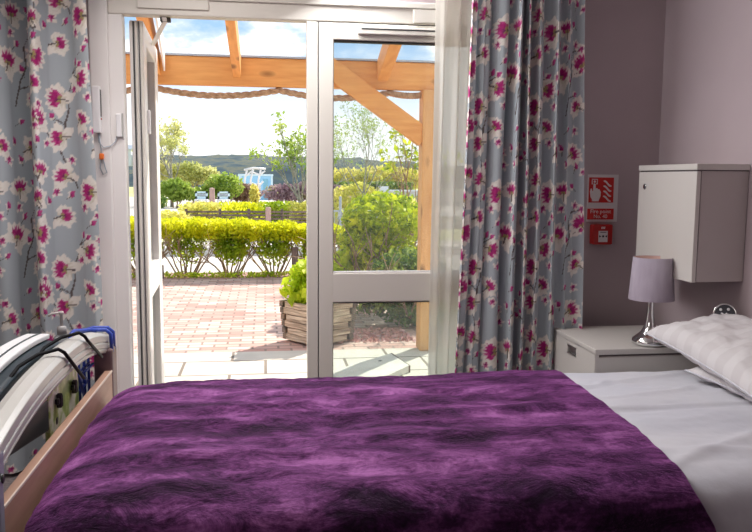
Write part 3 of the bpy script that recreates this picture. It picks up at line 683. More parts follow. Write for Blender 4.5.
# ------------------------------------------------------------------ pillows
def pillow(name, c, hx, hy, th, tilt, roll, yaw, label, seed, sag=0., m=None):
    n = 60; bm = BM(); sides = []
    R_ = Matrix.Rotation(yaw, 3, 'Z') @ Matrix.Rotation(roll, 3, 'X') @ Matrix.Rotation(-tilt, 3, 'Y')
    for sgn in (1, -1):
        g = []
        for i in range(n + 1):
            row = []
            for j in range(n + 1):
                u, v = -1 + 2 * i / n, -1 + 2 * j / n
                pin = 1 - .10 * (1 - abs(v) ** 2.5) * abs(u) ** 3; pin2 = 1 - .07 * (1 - abs(u) ** 2.5) * abs(v) ** 3
                x, y = u * hx * pin, v * hy * pin2
                e = max(0, (1 - u ** 4)) ** .55 * max(0, (1 - v ** 4)) ** .55
                z = sgn * (th * e * (1.0 if sgn > 0 else .55))
                edge = max(abs(u), abs(v))
                z += e * .014 * noise.fractal(Vector((x * 9 + seed, y * 9, sgn)), .9, 2, 4) * 1.0
                z += .006 * smooth((edge - .6) / .3) * (1 - smooth((edge - .93) / .07)) * math.sin((math.atan2(v, u)) * 17 + 3 * noise.noise(Vector((u * 3, v * 3, seed)))) * e
                p = R_ @ Vector((x, y, z)) + Vector(c)
                row.append(bm.verts.new(p))
            g.append(row)
        sides.append(g)
        for i in range(n):
            for j in range(n): bm.faces.new((g[i][j], g[i + 1][j], g[i + 1][j + 1], g[i][j + 1]))
    bmesh.ops.remove_doubles(bm, verts=bm.verts, dist=.0006)
    root = thing(name, label, 'pillow', c)
    o = obj('pillowcase', bm, m or M['pillow'], root, smooth=True)
    pp = []
    for k in range(4 * 16 + 1):
        q = (k / 16) % 4; s_ = int(q); t = -1 + 2 * (q - s_)
        u, v = [(t, -1), (1, t), (-t, 1), (-1, -t)][s_]
        pin = 1 - .10 * (1 - abs(v) ** 2.5) * abs(u) ** 3; pin2 = 1 - .07 * (1 - abs(u) ** 2.5) * abs(v) ** 3
        pp.append(R_ @ Vector((u * hx * pin, v * hy * pin2, 0)) + Vector(c))
    obj('seam_piping', tube(BM(), pp, .0035, 6, cap=False), M['sheet'], root, smooth=True)
    return root
pillow('pillow', (1.738, 2.36, .598), .165, .33, .050, .05, .0, .0, 'lower white pillow lying under the striped one on the sheet', 2.)
pillow('pillow', (1.720, 2.535, .678), .195, .41, .075, .15, .085, -.02, 'striped satin white pillow propped on top against the bed head', 5.)

# ------------------------------------------------------------------ things hanging on the bed end
# dark pump unit hung outside the footboard by two black wire hooks
pu = thing('mattress_pump', 'dark teal mattress pump with pale curved top hanging outside the footboard', 'pump', (-.77, 2.2, .42))
pb = BM(); n = 18; ys = np.linspace(1.78, 2.77, n)
top = [(y, .765 - .10 * ((y - 2.45) / .65) ** 2 if y < 2.45 else .765 - .15 * ((y - 2.45)) ** 2) for y in ys]
L_ = [pb.verts.new((-.80, y, z)) for y, z in top]; R2 = [pb.verts.new((-.70, y, z - .015)) for y, z in top]
L2 = [pb.verts.new((-.80, y, z - .16)) for y, z in top]; R3 = [pb.verts.new((-.70, y, z - .16)) for y, z in top]
for i in range(n - 1):
    pb.faces.new((L_[i], L_[i + 1], R2[i + 1], R2[i])); pb.faces.new((R2[i], R2[i + 1], R3[i + 1], R3[i])); pb.faces.new((R3[i], R3[i + 1], L2[i + 1], L2[i])); pb.faces.new((L2[i], L2[i + 1], L_[i + 1], L_[i]))
pb.faces.new((L_[0], R2[0], R3[0], L2[0])); pb.faces.new((L_[-1], L2[-1], R3[-1], R2[-1]))
obj('casing', pb, M['navy'], pu, bevel=.012, seg=3)
tp = BM(); A = [tp.verts.new((-.81, y, z + .014)) for y, z in top]; B = [tp.verts.new((-.735, y, z + .012)) for y, z in top]; A2 = [tp.verts.new((-.81, y, z - .006)) for y, z in top]; B2 = [tp.verts.new((-.735, y, z - .006)) for y, z in top]
for i in range(n - 1):
    tp.faces.new((A[i], A[i + 1], B[i + 1], B[i])); tp.faces.new((B[i], B[i + 1], B2[i + 1], B2[i])); tp.faces.new((B2[i], B2[i + 1], A2[i + 1], A2[i])); tp.faces.new((A2[i], A2[i + 1], A[i + 1], A[i]))
tp.faces.new((A[0], B[0], B2[0], A2[0])); tp.faces.new((A[-1], A2[-1], B2[-1], B[-1]))
obj('pale_top_cover', tp, M['white'], pu, bevel=.004)
st_ = BM(); tube(st_, [(-.765, y, z + .0145) for y, z in top], .0028, 6); obj('dark_trim_line', st_, M['navy'], pu, smooth=True)
hs = BM(); tube(hs, [(-.73, 2.60, .70), (-.70, 2.66, .71), (-.69, 2.70, .66), (-.70, 2.62, .60), (-.70, 2.45, .57)], .011, 10)
obj('air_hose', hs, M['navy'], pu, smooth=True)
obj('connector', lathe(BM(), [(.0, 0), (.016, 0), (.016, .03), (.0, .03)], (-.70, 2.35, .63), 16, 'x', cap=False), M['black'], pu, smooth=True)
obj('rubber_foot', bx(BM(), -.70, -.675, 2.30, 2.42, .585, .60), M['black'], pu, bevel=.004)
# lower dark box seen under the rail
ctl = thing('control_box', 'black control box with grey corner seen beneath the curved rail', 'control box', (-.66, 2.25, .45))
cbm = BM(); yz = [(2.06, .578), (2.53, .512), (2.545, .60), (2.44, .625), (2.06, .635)]
ca = [cbm.verts.new((-.70, y, z)) for y, z in yz]; cb_ = [cbm.verts.new((-.655, y, z)) for y, z in yz]
cbm.faces.new(ca); cbm.faces.new(cb_[::-1])
for i in range(5): cbm.faces.new((ca[i], ca[(i + 1) % 5], cb_[(i + 1) % 5], cb_[i]))
obj('casing', cbm, M['navy'], ctl, bevel=.008, seg=3)
obj('corner_screw', lathe(BM(), [(.0, 0), (.012, 0), (.012, .004), (.0, .004)], (-.655, 2.50, .535), 16, 'x', cap=False), M['black'], ctl, smooth=True)
obj('label_panel', bx(BM(), -.655, -.652, 2.20, 2.40, .632, .665), M['beech_edge'], ctl)
obj('panel_back', bx(BM(), -.70, -.655, 2.16, 2.44, .625, .672), M['navy'], ctl, bevel=.004)
# printed pouch
pc = thing('printed_pouch', 'green leaf print pouch with black clips hanging behind the footboard', 'pouch', (-.66, 2.62, .5))
obj('pouch_body', bx(BM(), -.668, -.652, 2.42, 2.80, .490, .655), M['pouch'], pc, bevel=.006, seg=3)
for y, z in ((2.504, .600), (2.70, .592)):
    cl = BM()
    for a in range(5): bx(cl, -.650, -.634, y - .012 + .004 * a, y - .006 + .004 * a, z - .022 + .004 * (a % 2), z + .022 - .005 * (a % 3))
    bx(cl, -.650, -.638, y - .026, y + .026, z - .008, z + .010); obj('clip', cl, M['black'], pc, bevel=.004)
# black wire hooks over the rail (two arms), each one thing
def hook(y, yb, zb, label):
    z = .765 - .08 * abs((y - 2.47) / .67) ** 2.3 + .012
    b = BM()
    tube(b, [(-.735, y - .25, z - .11), (-.718, y - .17, z - .055), (-.700, y - .085, z - .018), (-.66, y - .04, z + .005), (-.612, y, z + .012), (-.598, y + .014, z - .002), (-.592, y + .032, z - .022), (-.592, y + yb, z + zb)], .0056, 12)
    return tag(obj('wire_hook', b, M['wire'], smooth=True), label, 'hook')
hook(2.655, .245, -.125, 'black wire hook over the curved rail, the one nearer the window')
hook(2.39, .225, -.135, 'black wire hook over the middle of the curved rail')
bk_ = BM();
tube(bk_, [(-.72, 1.98, .66), (-.70, 1.97, .60), (-.695, 1.97, .43)], .005, 8); tube(bk_, [(-.695, 1.97, .43), (-.695, 2.5, .43), (-.695, 2.8, .43)], .004, 8); tube(bk_, [(-.72, 1.98, .66), (-.76, 1.98, .655), (-.76, 2.0, .60)], .005, 8)
tag(obj('wire_basket', bk_, M['wire'], smooth=True), 'black wire frame dropping behind the near end of footboard', 'basket')
# blue coated wire basket near the far post
bb = thing('blue_wire_rack', 'blue coated wire rack hooked over the window end of the curved rail', 'wire rack', (-.64, 3.05, .5))
hk = BM()
for y in (3.055, 3.10):
    z = .705
    tube(hk, [(-.700, y - .02, z - .03), (-.695, y - .02, z + .006), (-.66, y - .005, z + .014), (-.605, y, z + .012), (-.588, y + .003, z - .005), (-.586, y + .006, z - .075)], .0075, 10)
tube(hk, [(-.69, 2.86, .70), (-.692, 2.87, .735), (-.688, 2.91, .742), (-.66, 3.035, .722), (-.64, 3.05, .716)], .0075, 10)
obj('hook', hk, M['blue'], bb, smooth=True)
gr_ = BM()
for y in (2.86, 2.94, 3.01): tube(gr_, [(-.664, y, .665), (-.664, y + .002, .57), (-.664, y, .47)], .0055, 8)
for z in (.60, .535, .475): tube(gr_, [(-.664, 2.80, z), (-.664, 3.02, z)], .005, 8)
tube(gr_, [(-.66, 2.78, .625), (-.652, 2.80, .60), (-.650, 2.88, .50)], .006, 8); tube(gr_, [(-.650, 2.83, .60), (-.645, 2.90, .60), (-.645, 3.0, .60)], .005, 8)
obj('grid', gr_, M['blue'], bb, smooth=True)
sp = thing('sanitiser_bottle', 'clear pump bottle with grey collar standing behind the curved rail', 'bottle', (-.74, 2.99, .55))
cl_ = mat('clear_bottle_plastic', (.55, .58, .60), .15); n_, l_, b_ = nt(cl_); b_.inputs['Transmission Weight'].default_value = .5
sc_ = (-.735, 2.93, .55)
obj('bottle_body', lathe(BM(), [(.0, 0), (.030, 0), (.032, .01), (.032, .15), (.026, .17), (.014, .178), (.0, .178)], sc_, 24, cap=False), cl_, sp, smooth=True)
obj('collar', lathe(BM(), [(.0, .176), (.0165, .176), (.0165, .205), (.010, .209), (.0, .209)], sc_, 24, cap=False), mat('grey_collar', (.36, .34, .34), .4), sp, smooth=True)
nb = BM(); lathe(nb, [(.0, .205), (.0055, .205), (.0055, .25), (.009, .252), (.009, .262), (.0, .263)], sc_, 16, cap=False); tube(nb, [(sc_[0], sc_[1], sc_[2] + .257), (sc_[0] - .03, sc_[1] - .01, sc_[2] + .256), (sc_[0] - .042, sc_[1] - .014, sc_[2] + .247)], .0045, 8)
obj('pump_nozzle', nb, mat('pale_pump_plastic', (.55, .50, .48), .35), sp, smooth=True)
obj('bottle_shelf', bx(BM(), -.775, -.668, 2.86, 3.0, .540, .55), M['blue'], bb, bevel=.003)

# ================================================================== OUTSIDE
def ground(name, x0, x1, y0, y1, z, m, label, cat, th=.05):
    o = obj(name, bx(BM(), x0, x1, y0, y1, z - th, z), m); return struct(o)
ground('ground', -90, 90, 3.8, 150, G - .10, M['grass'], '', '', .1)
ground('patio_slabs', -6, 8, 3.72, 6.19, G, M['slabs'], '', '', .1)
ground('brick_paving', -6, 8, 6.19, 10.85, G - .004, M['bricks'], '', '', .09)
ground('hedge_shadow_strip', -8, 8, 10.85, 11.55, G + .0, M['hedge_shadow'], '', '', .09)  # strip coloured as the shadow under the hedge
ground('concrete_path', -20, 20, 11.75, 14.6, G - .06, M['gravel'], '', '', .05)
ground('kerb', -20, 20, 14.6, 14.85, G + .10, M['concrete'], '', '', .2)
ground('gravel_drive', -25, 25, 14.85, 17.7, G - .03, M['gravel'], '', '', .1)
ground('sandy_bank', -30, 14, 23.0, 45, .20, M['gravel'], '', '', .5)
ground('river', -200, 200, 60, 260, G - .5, M['water'], '', '', .1)
struct(obj('sun_diffuser_panel', bx(BM(), -4, 5, WY + .2, 4.85, 2.60, 2.61), M['sun_diffuser']))  # added out of view to stop direct sun and diffuse it

def leaves(name, vols, count, size, m, parent=None, seed=0, aspect=.55, shell=.55):
    """vols: list of (cx,cy,cz, rx,ry,rz, weight[, box]) ; leaf cards scattered inside."""
    rg = np.random.default_rng(seed); w = np.array([v[6] for v in vols], float); w /= w.sum()
    ks = rg.choice(len(vols), count, p=w)
    V = np.array([v[:6] for v in vols])[ks]
    d = rg.normal(size=(count, 3)); d /= np.linalg.norm(d, axis=1)[:, None]
    r = (shell + (1 - shell) * rg.random(count))[:, None] ** .8
    box = np.array([1. if len(v) > 7 and v[7] else 0. for v in vols])[ks][:, None]
    p = V[:, :3] + V[:, 3:] * (d * r * (1 - box) + rg.uniform(-1, 1, (count, 3)) * box)
    a = rg.normal(size=(count, 3)); a /= np.linalg.norm(a, axis=1)[:, None]
    b = np.cross(a, rg.normal(size=(count, 3))); b /= np.linalg.norm(b, axis=1)[:, None]
    s = size * rg.uniform(.6, 1.3, count)[:, None]
    q = np.stack([p - a * s, p + b * s * aspect, p + a * s, p - b * s * aspect], 1).reshape(-1, 3)
    if parent is not None: q = q - np.array(offset(parent))
    me = bpy.data.meshes.new(name); me.vertices.add(len(q)); me.vertices.foreach_set('co', q.ravel())
    me.loops.add(len(q)); me.loops.foreach_set('vertex_index', np.arange(len(q), dtype=np.int32))
    me.polygons.add(count); me.polygons.foreach_set('loop_start', np.arange(0, len(q), 4, dtype=np.int32)); me.update(calc_edges=True)
    o = bpy.data.objects.new(name, me); C.objects.link(o); me.materials.append(m)
    if parent is not None: o.parent = parent
    return o
def twig(bm, p, d, L, r, depth, rg, spread=.6, tips=None, up=.15, seg=5):
    pts = [Vector(p)]; dd = Vector(d).normalized(); n = 4
    for i in range(n):
        dd = (dd + Vector(rg.normal(size=3)) * .10 + Vector((0, 0, up * .3))).normalized(); pts.append(pts[-1] + dd * L / n)
    tube(bm, pts, [r * (1 - .45 * i / n) for i in range(n + 1)], seg, cap=False)
    if depth == 0:
        if tips is not None: tips.append(pts[-1])
        return
    k = 3 if depth > 1 else 3
    for j in range(k):
        q = pts[int(rg.integers(2, n + 1))] if j else pts[-1]
        nd = (dd + Vector(rg.normal(size=3)) * spread * .6 + Vector((0, 0, up))).normalized()
        twig(bm, q, nd, L * rg.uniform(.6, .8), r * .55, depth - 1, rg, spread, tips, up, max(3, seg - 1))

# hedge shrubs: clipped golden tops on fanned stems
def hedge_shrub(cx, cy, w, top, label, seed, low=.5):
    rg = np.random.default_rng(seed); t = thing('hedge_shrub', label, 'shrub', (cx, cy, G), 'clipped golden hedge shrubs')
    bm = BM()
    for k in range(9):
        a = -1 + 2 * k / 8
        twig(bm, (cx + a * .10, cy + rg.uniform(-.08, .08), G - .01), (a * .95, rg.uniform(-.3, .3), 1.1), .40, .014, 2, rg, .7, None, .18, 5)
    obj('stems', bm, M['bark'], t, smooth=True)
    leaves('foliage', [(cx, cy, top - .12, w / 2, .30, .12, 4, 1), (cx - w * .25, cy, top - .10, w * .27, .33, .13, 1.2), (cx + w * .25, cy, top - .09, w * .27, .33, .13, 1.2)], 2500, .032, M['hedge'], t, seed)
    leaves('lower_foliage', [(cx, cy, top - .40, w * .36, .26, .25, 2), (cx - w * .2, cy, top - .33, w * .24, .22, .16, 1), (cx + w * .2, cy, top - .35, w * .24, .22, .18, 1)], int(1000 * low), .030, M['hedge_low'], t, seed + 50, shell=.2)
HT = [(-2.28, .68, .73, .7, 'golden hedge shrub at the far left hidden behind the open leaf'), (-1.68, .68, .72, .6, 'golden hedge shrub half hidden by the edge of the open door'), (-1.075, .68, .715, .6, 'leftmost golden hedge shrub seen whole, bare stems below'), (-.473, .68, .71, 1.5, 'middle golden hedge shrub, the leafiest down to the ground'), (.129, .66, .68, .8, 'right golden hedge shrub with pinkish twigs behind the planter'), (.73, .66, .64, .8, 'golden hedge shrub hidden behind the door mullion'), (1.35, .6, .6, .8, 'last golden hedge shrub behind the large bush')]
for i, (cx, w_, top, low, lab) in enumerate(HT): hedge_shrub(cx, 11.1, w_, top, lab, 100 + i, low)
ev = BM()
for i in range(2): pass
for x, lab in ((-1.42, 'short brown stake at the left of the hedge bed'), (.42, 'short brown stake in the hedge near the planter')):
    tag(obj('wooden_stake', tube(BM(), [(x, 10.93, G), (x, 10.93, G + (.18 if x < 0 else .42))], .045, 8), M['fence'], smooth=False), lab, 'stake')
tag(leaves('ground_cover', [(0, 11.0, G + .03, 3.2, .12, .035, 1, 1)], 1500, .03, M['hedge_low'], None, 9), 'low green weeds growing along the hedge bed edge', 'plants', kind='stuff')

# wooden planter and plant
ang = .62; R3_ = Matrix.Rotation(ang, 3, 'Z'); pc0 = Vector((.447, 6.56, G))
pl = thing('wooden_planter', 'square slatted wooden planter standing on the brick paving by the mullion', 'planter', pc0)
hw = .212
for k in range(6):
    z0 = G + .015 + k * .056; z1 = z0 + .052
    s = BM(); e = BM(); a = hw - .004 * (5 - k)
    for sx, sy, along in ((0, -1, 0), (0, 1, 0), (-1, 0, 1), (1, 0, 1)):
        if along == 0: bx(s, -a + (.0 if k % 2 else .05), a - (.0 if k % 2 else .05), sy * a - .02, sy * a + .02, z0 - G, z1 - G)
        else: bx(s, sx * a - .02, sx * a + .02, -a + (.05 if k % 2 else .0), a - (.05 if k % 2 else .0), z0 - G, z1 - G)
    bmesh.ops.transform(s, matrix=Matrix.Translation(pc0) @ R3_.to_4x4(), verts=s.verts)
    sl_ = obj('slat_course', s, M['planter'], pl, bevel=.003)
    for sx in (-1, 1):
        for sy in (-1, 1):
            e = bx(BM(), sx * a - .023, sx * a + .023, sy * a - .023, sy * a + .023, z0 - G + .001, z1 - G - .001)
            bmesh.ops.transform(e, matrix=Matrix.Translation(pc0) @ R3_.to_4x4(), verts=e.verts)
            obj('corner_block', e, M['planter_dark'], sl_, bevel=.002)
so_ = bx(BM(), -hw + .03, hw - .03, -hw + .03, hw - .03, .02, .32); bmesh.ops.transform(so_, matrix=Matrix.Translation(pc0) @ R3_.to_4x4(), verts=so_.verts)
obj('soil', so_, M['soil'], pl)
pp_ = thing('leafy_plant', 'bushy lime green plant growing in the wooden planter', 'plant', (pc0.x, pc0.y, G + .32))
rg = np.random.default_rng(4); bm = BM()
for k in range(10): twig(bm, (pc0.x + rg.uniform(-.1, .1), pc0.y + rg.uniform(-.1, .1), G + .31), (rg.normal() * .5, rg.normal() * .5, 1), .16, .008, 1, rg, .6, None, .2, 4)
obj('stems', bm, M['hedge_low'], pp_)
leaves('foliage', [(pc0.x - .06, pc0.y - .02, G + .46, .26, .23, .15, 1), (pc0.x - .10, pc0.y, G + .62, .14, .16, .09, .4)], 560, .050, M['lime'], pp_, 33, .6, .4)

# tilted paving slab/ramp by the door
rp = BM(); A_ = [(.30, 5.28, G), (.62, 4.92, G), (1.02, 5.38, G), (.955, 5.80, G)]
v0 = [rp.verts.new((x, y, z + .001)) for x, y, z in A_]; v1 = [rp.verts.new((x, y, z + h_)) for (x, y, z), h_ in zip(A_, (.012, .03, .055, .05))]
rp.faces.new(v0[::-1]); rp.faces.new(v1)
for i in range(4): rp.faces.new((v0[i], v0[(i + 1) % 4], v1[(i + 1) % 4], v1[i]))
rmp = thing('threshold_ramp', 'pale wedge ramp slab lying on the patio outside the closed door', 'ramp', (.7, 5.35, G))
obj('wedge', rp, M['ramp'], rmp, bevel=.004)
obj('dark_edge_strip', beam(BM(), (1.022, 5.375, G + .028), (.957, 5.80, G + .026), .012, .05), M['fence'], rmp)
obj('fixing_hole', lathe(BM(), [(.0, 0), (.014, 0), (.014, .003), (.0, .003)], (.84, 5.58, G + .043), 12, cap=False), M['black'], rmp)

# big bush behind the glass
bb_ = thing('garden_bush', 'large rounded lime green bush filling the view through the closed door', 'shrub', (1.25, 8.1, G))
bm = BM(); rg = np.random.default_rng(77)
for k in range(12):
    a = k / 12 * 6.28; twig(bm, (1.2 + .10 * math.cos(a), 8.0 + .12 * math.sin(a), G - .05), (.6 * math.cos(a), .5 * math.sin(a), 1.0), .55, .022, 2, rg, .65, None, .12, 5)
obj('stems', bm, M['bark'], bb_, smooth=True)
leaves('foliage', [(1.22, 8.0, .92, .44, .4, .25, 2.6), (1.42, 8.0, .60, .42, .4, .30, 1.6), (1.02, 7.95, .66, .28, .3, .30, 1.4), (1.18, 8.0, .55, .38, .4, .32, 1.2)], 4600, .036, M['bush'], bb_, 41)
db = thing('dark_shrub', 'darker green shrub growing low in front of the large bush', 'shrub', (1.45, 7.35, G))
bm = BM()
for k in range(10):
    a = k / 10 * 6.28; twig(bm, (1.42 + .08 * math.cos(a), 7.25 + .08 * math.sin(a), G - .05), (.9 * math.cos(a), .5 * math.sin(a), .8), .38, .018, 2, rg, .7, None, .10, 5)
obj('stems', bm, M['bark'], db, smooth=True)
leaves('foliage', [(1.38, 7.3, .40, .42, .3, .25, 2), (1.05, 7.15, .22, .46, .25, .20, 1.3), (1.42, 7.1, .08, .40, .2, .16, 1.)], 4200, .030, M['darkbush'], db, 43, shell=.3)
lp_ = thing('broad_leaf_plant', 'broad yellow-green leaves sprouting at the left foot of the bush', 'plant', (.78, 7.9, G))
obj('stems', tube(tube(BM(), [(.78, 7.9, G), (.74, 7.88, .3)], .01, 6), [(.78, 7.9, G), (.86, 7.9, .34)], .01, 6), M['bark'], lp_)
leaves('foliage', [(.78, 7.9, .28, .16, .2, .30, 1)], 420, .060, M['lime'], lp_, 44, .6, .2)
tag(leaves('fallen_petals', [(.85, 6.75, G + .006, .42, .30, .004, 1, 1)], 900, .016, mat('pink_petal', (.66, .38, .36), .8), None, 45, .8), 'pink petals and debris scattered on paving near the planter', 'petals', kind='stuff')

# ------------------------------------------------------------------ pergola
pg = thing('pergola', 'orange stained timber pergola spanning the patio outside the doors', 'pergola', (1.3, 6.15, G))
obj('cross_beam', bx(BM(), -3.4, 1.38, 6.12, 6.19, 1.995, 2.208), M['orangewood'], pg, bevel=.006)
obj('beam_flashing', bx(BM(), -3.4, 1.38, 6.10, 6.21, 2.208, 2.222), M['greyblue'], pg)
obj('post', bx(BM(), 1.232, 1.372, 6.065, 6.215, G, 1.995), M['orangewood_z'], pg, bevel=.006)
obj('post', bx(BM(), -3.40, -3.26, 6.10, 6.24, G, 1.995), M['orangewood_z'], pg, bevel=.006)
obj('diagonal_brace', beam(BM(), (.45, 6.12, 2.185), (1.255, 6.12, 1.625), .080, .150), M['orangewood'], pg, bevel=.004)
for xa, xb, wdt in ((-.195, -.195, .060), (.915, .80, .085), (-.790, -.64, .070), (-1.5, -1.38, .06), (-2.3, -2.2, .06)):
    r_ = beam(BM(), (xa, 6.085, 2.130), (xb, 3.94, 2.130 + .15 * 2.145), wdt, .16)
    ro_ = obj('rafter', r_, M['orangewood_y'], pg, bevel=.004)
obj('white_edge_strip', beam(BM(), (-.725, 6.06, 2.165), (-.55, 3.94, 2.165 + .15 * 2.12), .012, .17), M['upvc_w'], pg)
obj('wall_plate', bx(BM(), -3.4, 1.9, 3.92, 3.97, 2.38, 2.55), M['orangewood'], pg)
# rope swags
rope = BM(); path = []
def swag(x0, x1, sag, n):
    return [Vector((x0 + (x1 - x0) * i / n, 6.150, 1.985 - .012 - sag * (1 - (2 * i / n - 1) ** 2))) for i in range(n)]
for x0_, x1_, s_ in ((-1.9, -.83, .05), (-.83, .12, .052), (.12, .98, .05), (.98, 1.3, .02)): path += swag(x0_, x1_, s_, 60)
for ph in (0, 2 * PI / 3, 4 * PI / 3):
    pts = [p + Vector((0, math.cos(i * .52 + ph), math.sin(i * .52 + ph))) * .0125 for i, p in enumerate(path)]
    tube(rope, pts, .0135, 7)
tag(obj('hanging_rope', rope, M['rope'], smooth=True), 'thick twisted rope hanging in swags beneath the pergola beam', 'rope')

# ------------------------------------------------------------------ mid distance
fn = thing('slat_fence', 'long low dark brown slatted fence beyond the hedge', 'fence', (0, 18, G))
fb = BM()
for k in range(6): bx(fb, -1.75, 1.25, 17.99, 18.01, .12 + k * .078, .165 + k * .078)
obj('slats', fb, M['fence'], fn)
for x in (-1.75, -1.0, -.35, .4, 1.2): obj('fence_post', bx(BM(), x - .03, x + .03, 18.01, 18.06, G - .1, .60), M['fence'], fn)
tag(obj('timber_post', lathe(BM(), [(.0, 0), (.06, 0), (.06, .80), (.045, .83), (.0, .83)], (.085, 17.85, G - .1), 14, cap=False), M['postpink'], smooth=False), 'round pinkish timber post standing up above the slatted fence', 'post')
def clump(name, label, cat, c, vols, n, size, m, seed, group=None, stemz=.4, shell=.4):
    t = thing(name, label, cat, c, group)
    bm = BM(); rg = np.random.default_rng(seed)
    for k in range(5): tube(bm, [(c[0] + rg.uniform(-.1, .1), c[1], c[2]), (c[0] + rg.uniform(-.5, .5) * vols[0][3], c[1], c[2] + stemz)], .02, 5)
    obj('stems', bm, M['bark'], t)
    leaves('foliage', vols, n, size, m, t, seed, shell=shell); return t
g_ = 'low bright shrubs behind the fence'
for i, (x, y, w_, h_, m_, lab) in enumerate([(-1.55, 20.5, .95, .44, 'yellowleaf', 'pale yellow low shrub at left above the fence'), (-.55, 20.2, .9, .46, 'hedge', 'bright yellow-green low shrub above fence, left of timber post'), (.35, 20.6, .8, .46, 'hedge_low', 'mid green low shrub right behind the timber post'), (1.05, 20.0, .7, .48, 'yellowleaf', 'yellow low shrub beside the door mullion above fence')]):
    clump('low_shrub', lab, 'shrub', (x, y, G - .1), [(x, y, .22, w_ * .62, .6, h_, 2, 1), (x, y, .38, w_ * .6, .5, .30, 2)], 3000, .055, M[m_], 200 + i, g_)
clump('low_shrub', 'pale loose shrub at the foot of the bank beside open door', 'shrub', (-2.0, 17.4, G - .1), [(-2.0, 17.4, .28, .55, .4, .32, 1)], 1300, .05, M['yellowleaf'], 209)
def bench(x, y, label):
    t = thing('white_bench', label, 'bench', (x, y, .2))
    b = BM(); bx(b, x - .20, x + .20, y + .18, y + .21, .79, .85); bx(b, x - .20, x - .14, y + .18, y + .21, .40, .85); bx(b, x + .14, x + .20, y + .18, y + .21, .40, .85); bx(b, x - .2, x + .2, y + .18, y + .21, .60, .69)
    obj('backrest', b, M['bluepale'], t)
    obj('backrest_slats', bx(BM(), x - .14, x + .14, y + .185, y + .205, .705, .775), M['greyblue'], t)
    obj('seat', bx(BM(), x - .20, x + .20, y - .2, y + .18, .56, .60), M['white'], t)
    for sx in (-1, 1): obj('leg', bx(BM(), x + sx * .17 - .03, x + sx * .17 + .03, y - .18, y + .18, .19, .56), M['white'], t)
bench(-2.04, 26, 'pale blue-white bench, the left of the two below the trees'); bench(-1.32, 26, 'pale blue-white bench, the right of the two near brown post')
tag(obj('timber_post', lathe(BM(), [(.0, 0), (.10, 0), (.08, .78), (.0, .80)], (-1.67, 25.8, .18), 12, cap=False), M['postpink']), 'brown timber post standing between the two white benches', 'post')
# garden masses
clump('green_shrub', 'round green shrub behind the right bench', 'shrub', (-1.4, 29, .2), [(-1.45, 29, 1.0, .75, .5, .50, 1), (-1.9, 29, .8, .4, .4, .3, .6)], 1500, .085, M['greenmix'], 301)
clump('green_shrub', 'dense green shrub standing beneath the yellowish tree', 'shrub', (-3.2, 29, .2), [(-3.2, 29, .85, .65, .5, .42, 1), (-2.6, 29, .7, .6, .4, .25, .5)], 1500, .085, M['greenmix'], 302)
clump('green_shrub', 'small dark shrub on the sandy bank at left', 'shrub', (-3.25, 24.5, .2), [(-3.25, 24.5, .55, .33, .3, .22, 1)], 700, .06, M['darkbush'], 303)
clump('brown_heather', 'brown heather clump left below the blue hut', 'shrub', (-.85, 30, .2), [(-.75, 30, .75, .65, .5, .35, 1)], 1300, .08, M['brownleaf'], 304)
clump('yellow_shrub', 'small yellow shrub in front of the white frame', 'shrub', (-.55, 28, .2), [(-.35, 28, .7, .18, .2, .38, 1)], 500, .07, M['yellowleaf'], 305)
clump('mauve_shrub', 'mauve flowering shrub right below the blue hut', 'shrub', (.75, 26, .2), [(.75, 26, .82, .85, .5, .32, 1), (1.5, 26, .9, .6, .5, .35, .8)], 2400, .07, M['purpleleaf'], 306)
clump('mauve_shrub', 'mauve grey shrub seen through the closed door beside the mullion', 'shrub', (2.35, 27, .2), [(2.3, 27, .75, .7, .5, .35, 1)], 1500, .075, M['purpleleaf'], 307)
# hut
ht = thing('blue_hut', 'small pale blue flat-roofed hut in front of the far hills', 'hut', (-.4, 40, 0))
obj('walls', bx(BM(), -1.15, .40, 40, 41.5, 0, 1.44), M['bluehut'], ht)
obj('roof_edge', bx(BM(), -1.3, .46, 39.95, 41.6, 1.40, 1.50), M['bluepale'], ht)
obj('corner_board', bx(BM(), -1.3, -1.12, 39.97, 40.05, 0, 1.44), M['bluepale'], ht); obj('corner_board', bx(BM(), .34, .44, 39.97, 40.05, 0, 1.44), M['bluepale'], ht)
obj('door', bx(BM(), -.05, .2, 39.96, 40.0, .1, 1.25), mat('deeper_blue_door', (.22, .48, .62), .6), ht)
fr_ = thing('white_garden_frame', 'white curved arbour frame standing before the blue hut', 'arbour', (-.5, 38, 0))
b = BM()
for x in (-.80, -.52, -.15): tube(b, [(x - .1, 38, .3), (x - .12, 38, 1.2), (x, 38, 1.72)], .045, 6)
tube(b, [(-.95, 38, 1.68), (-.5, 38, 1.78), (.08, 38, 1.74)], .05, 6); tube(b, [(-.92, 38, 1.35), (-.6, 38, 1.6), (-.2, 38, 1.45), (.05, 38, 1.65)], .04, 6)
tube(b, [(-.9, 38, .8), (-.55, 38, 1.05), (-.25, 38, .9), (-.05, 38, 1.15)], .05, 6)
obj('frame', b, M['upvc_w'], fr_, smooth=True)
obj('panel', bx(BM(), -.75, -.15, 38.05, 38.1, .3, 1.05), M['house'], fr_)
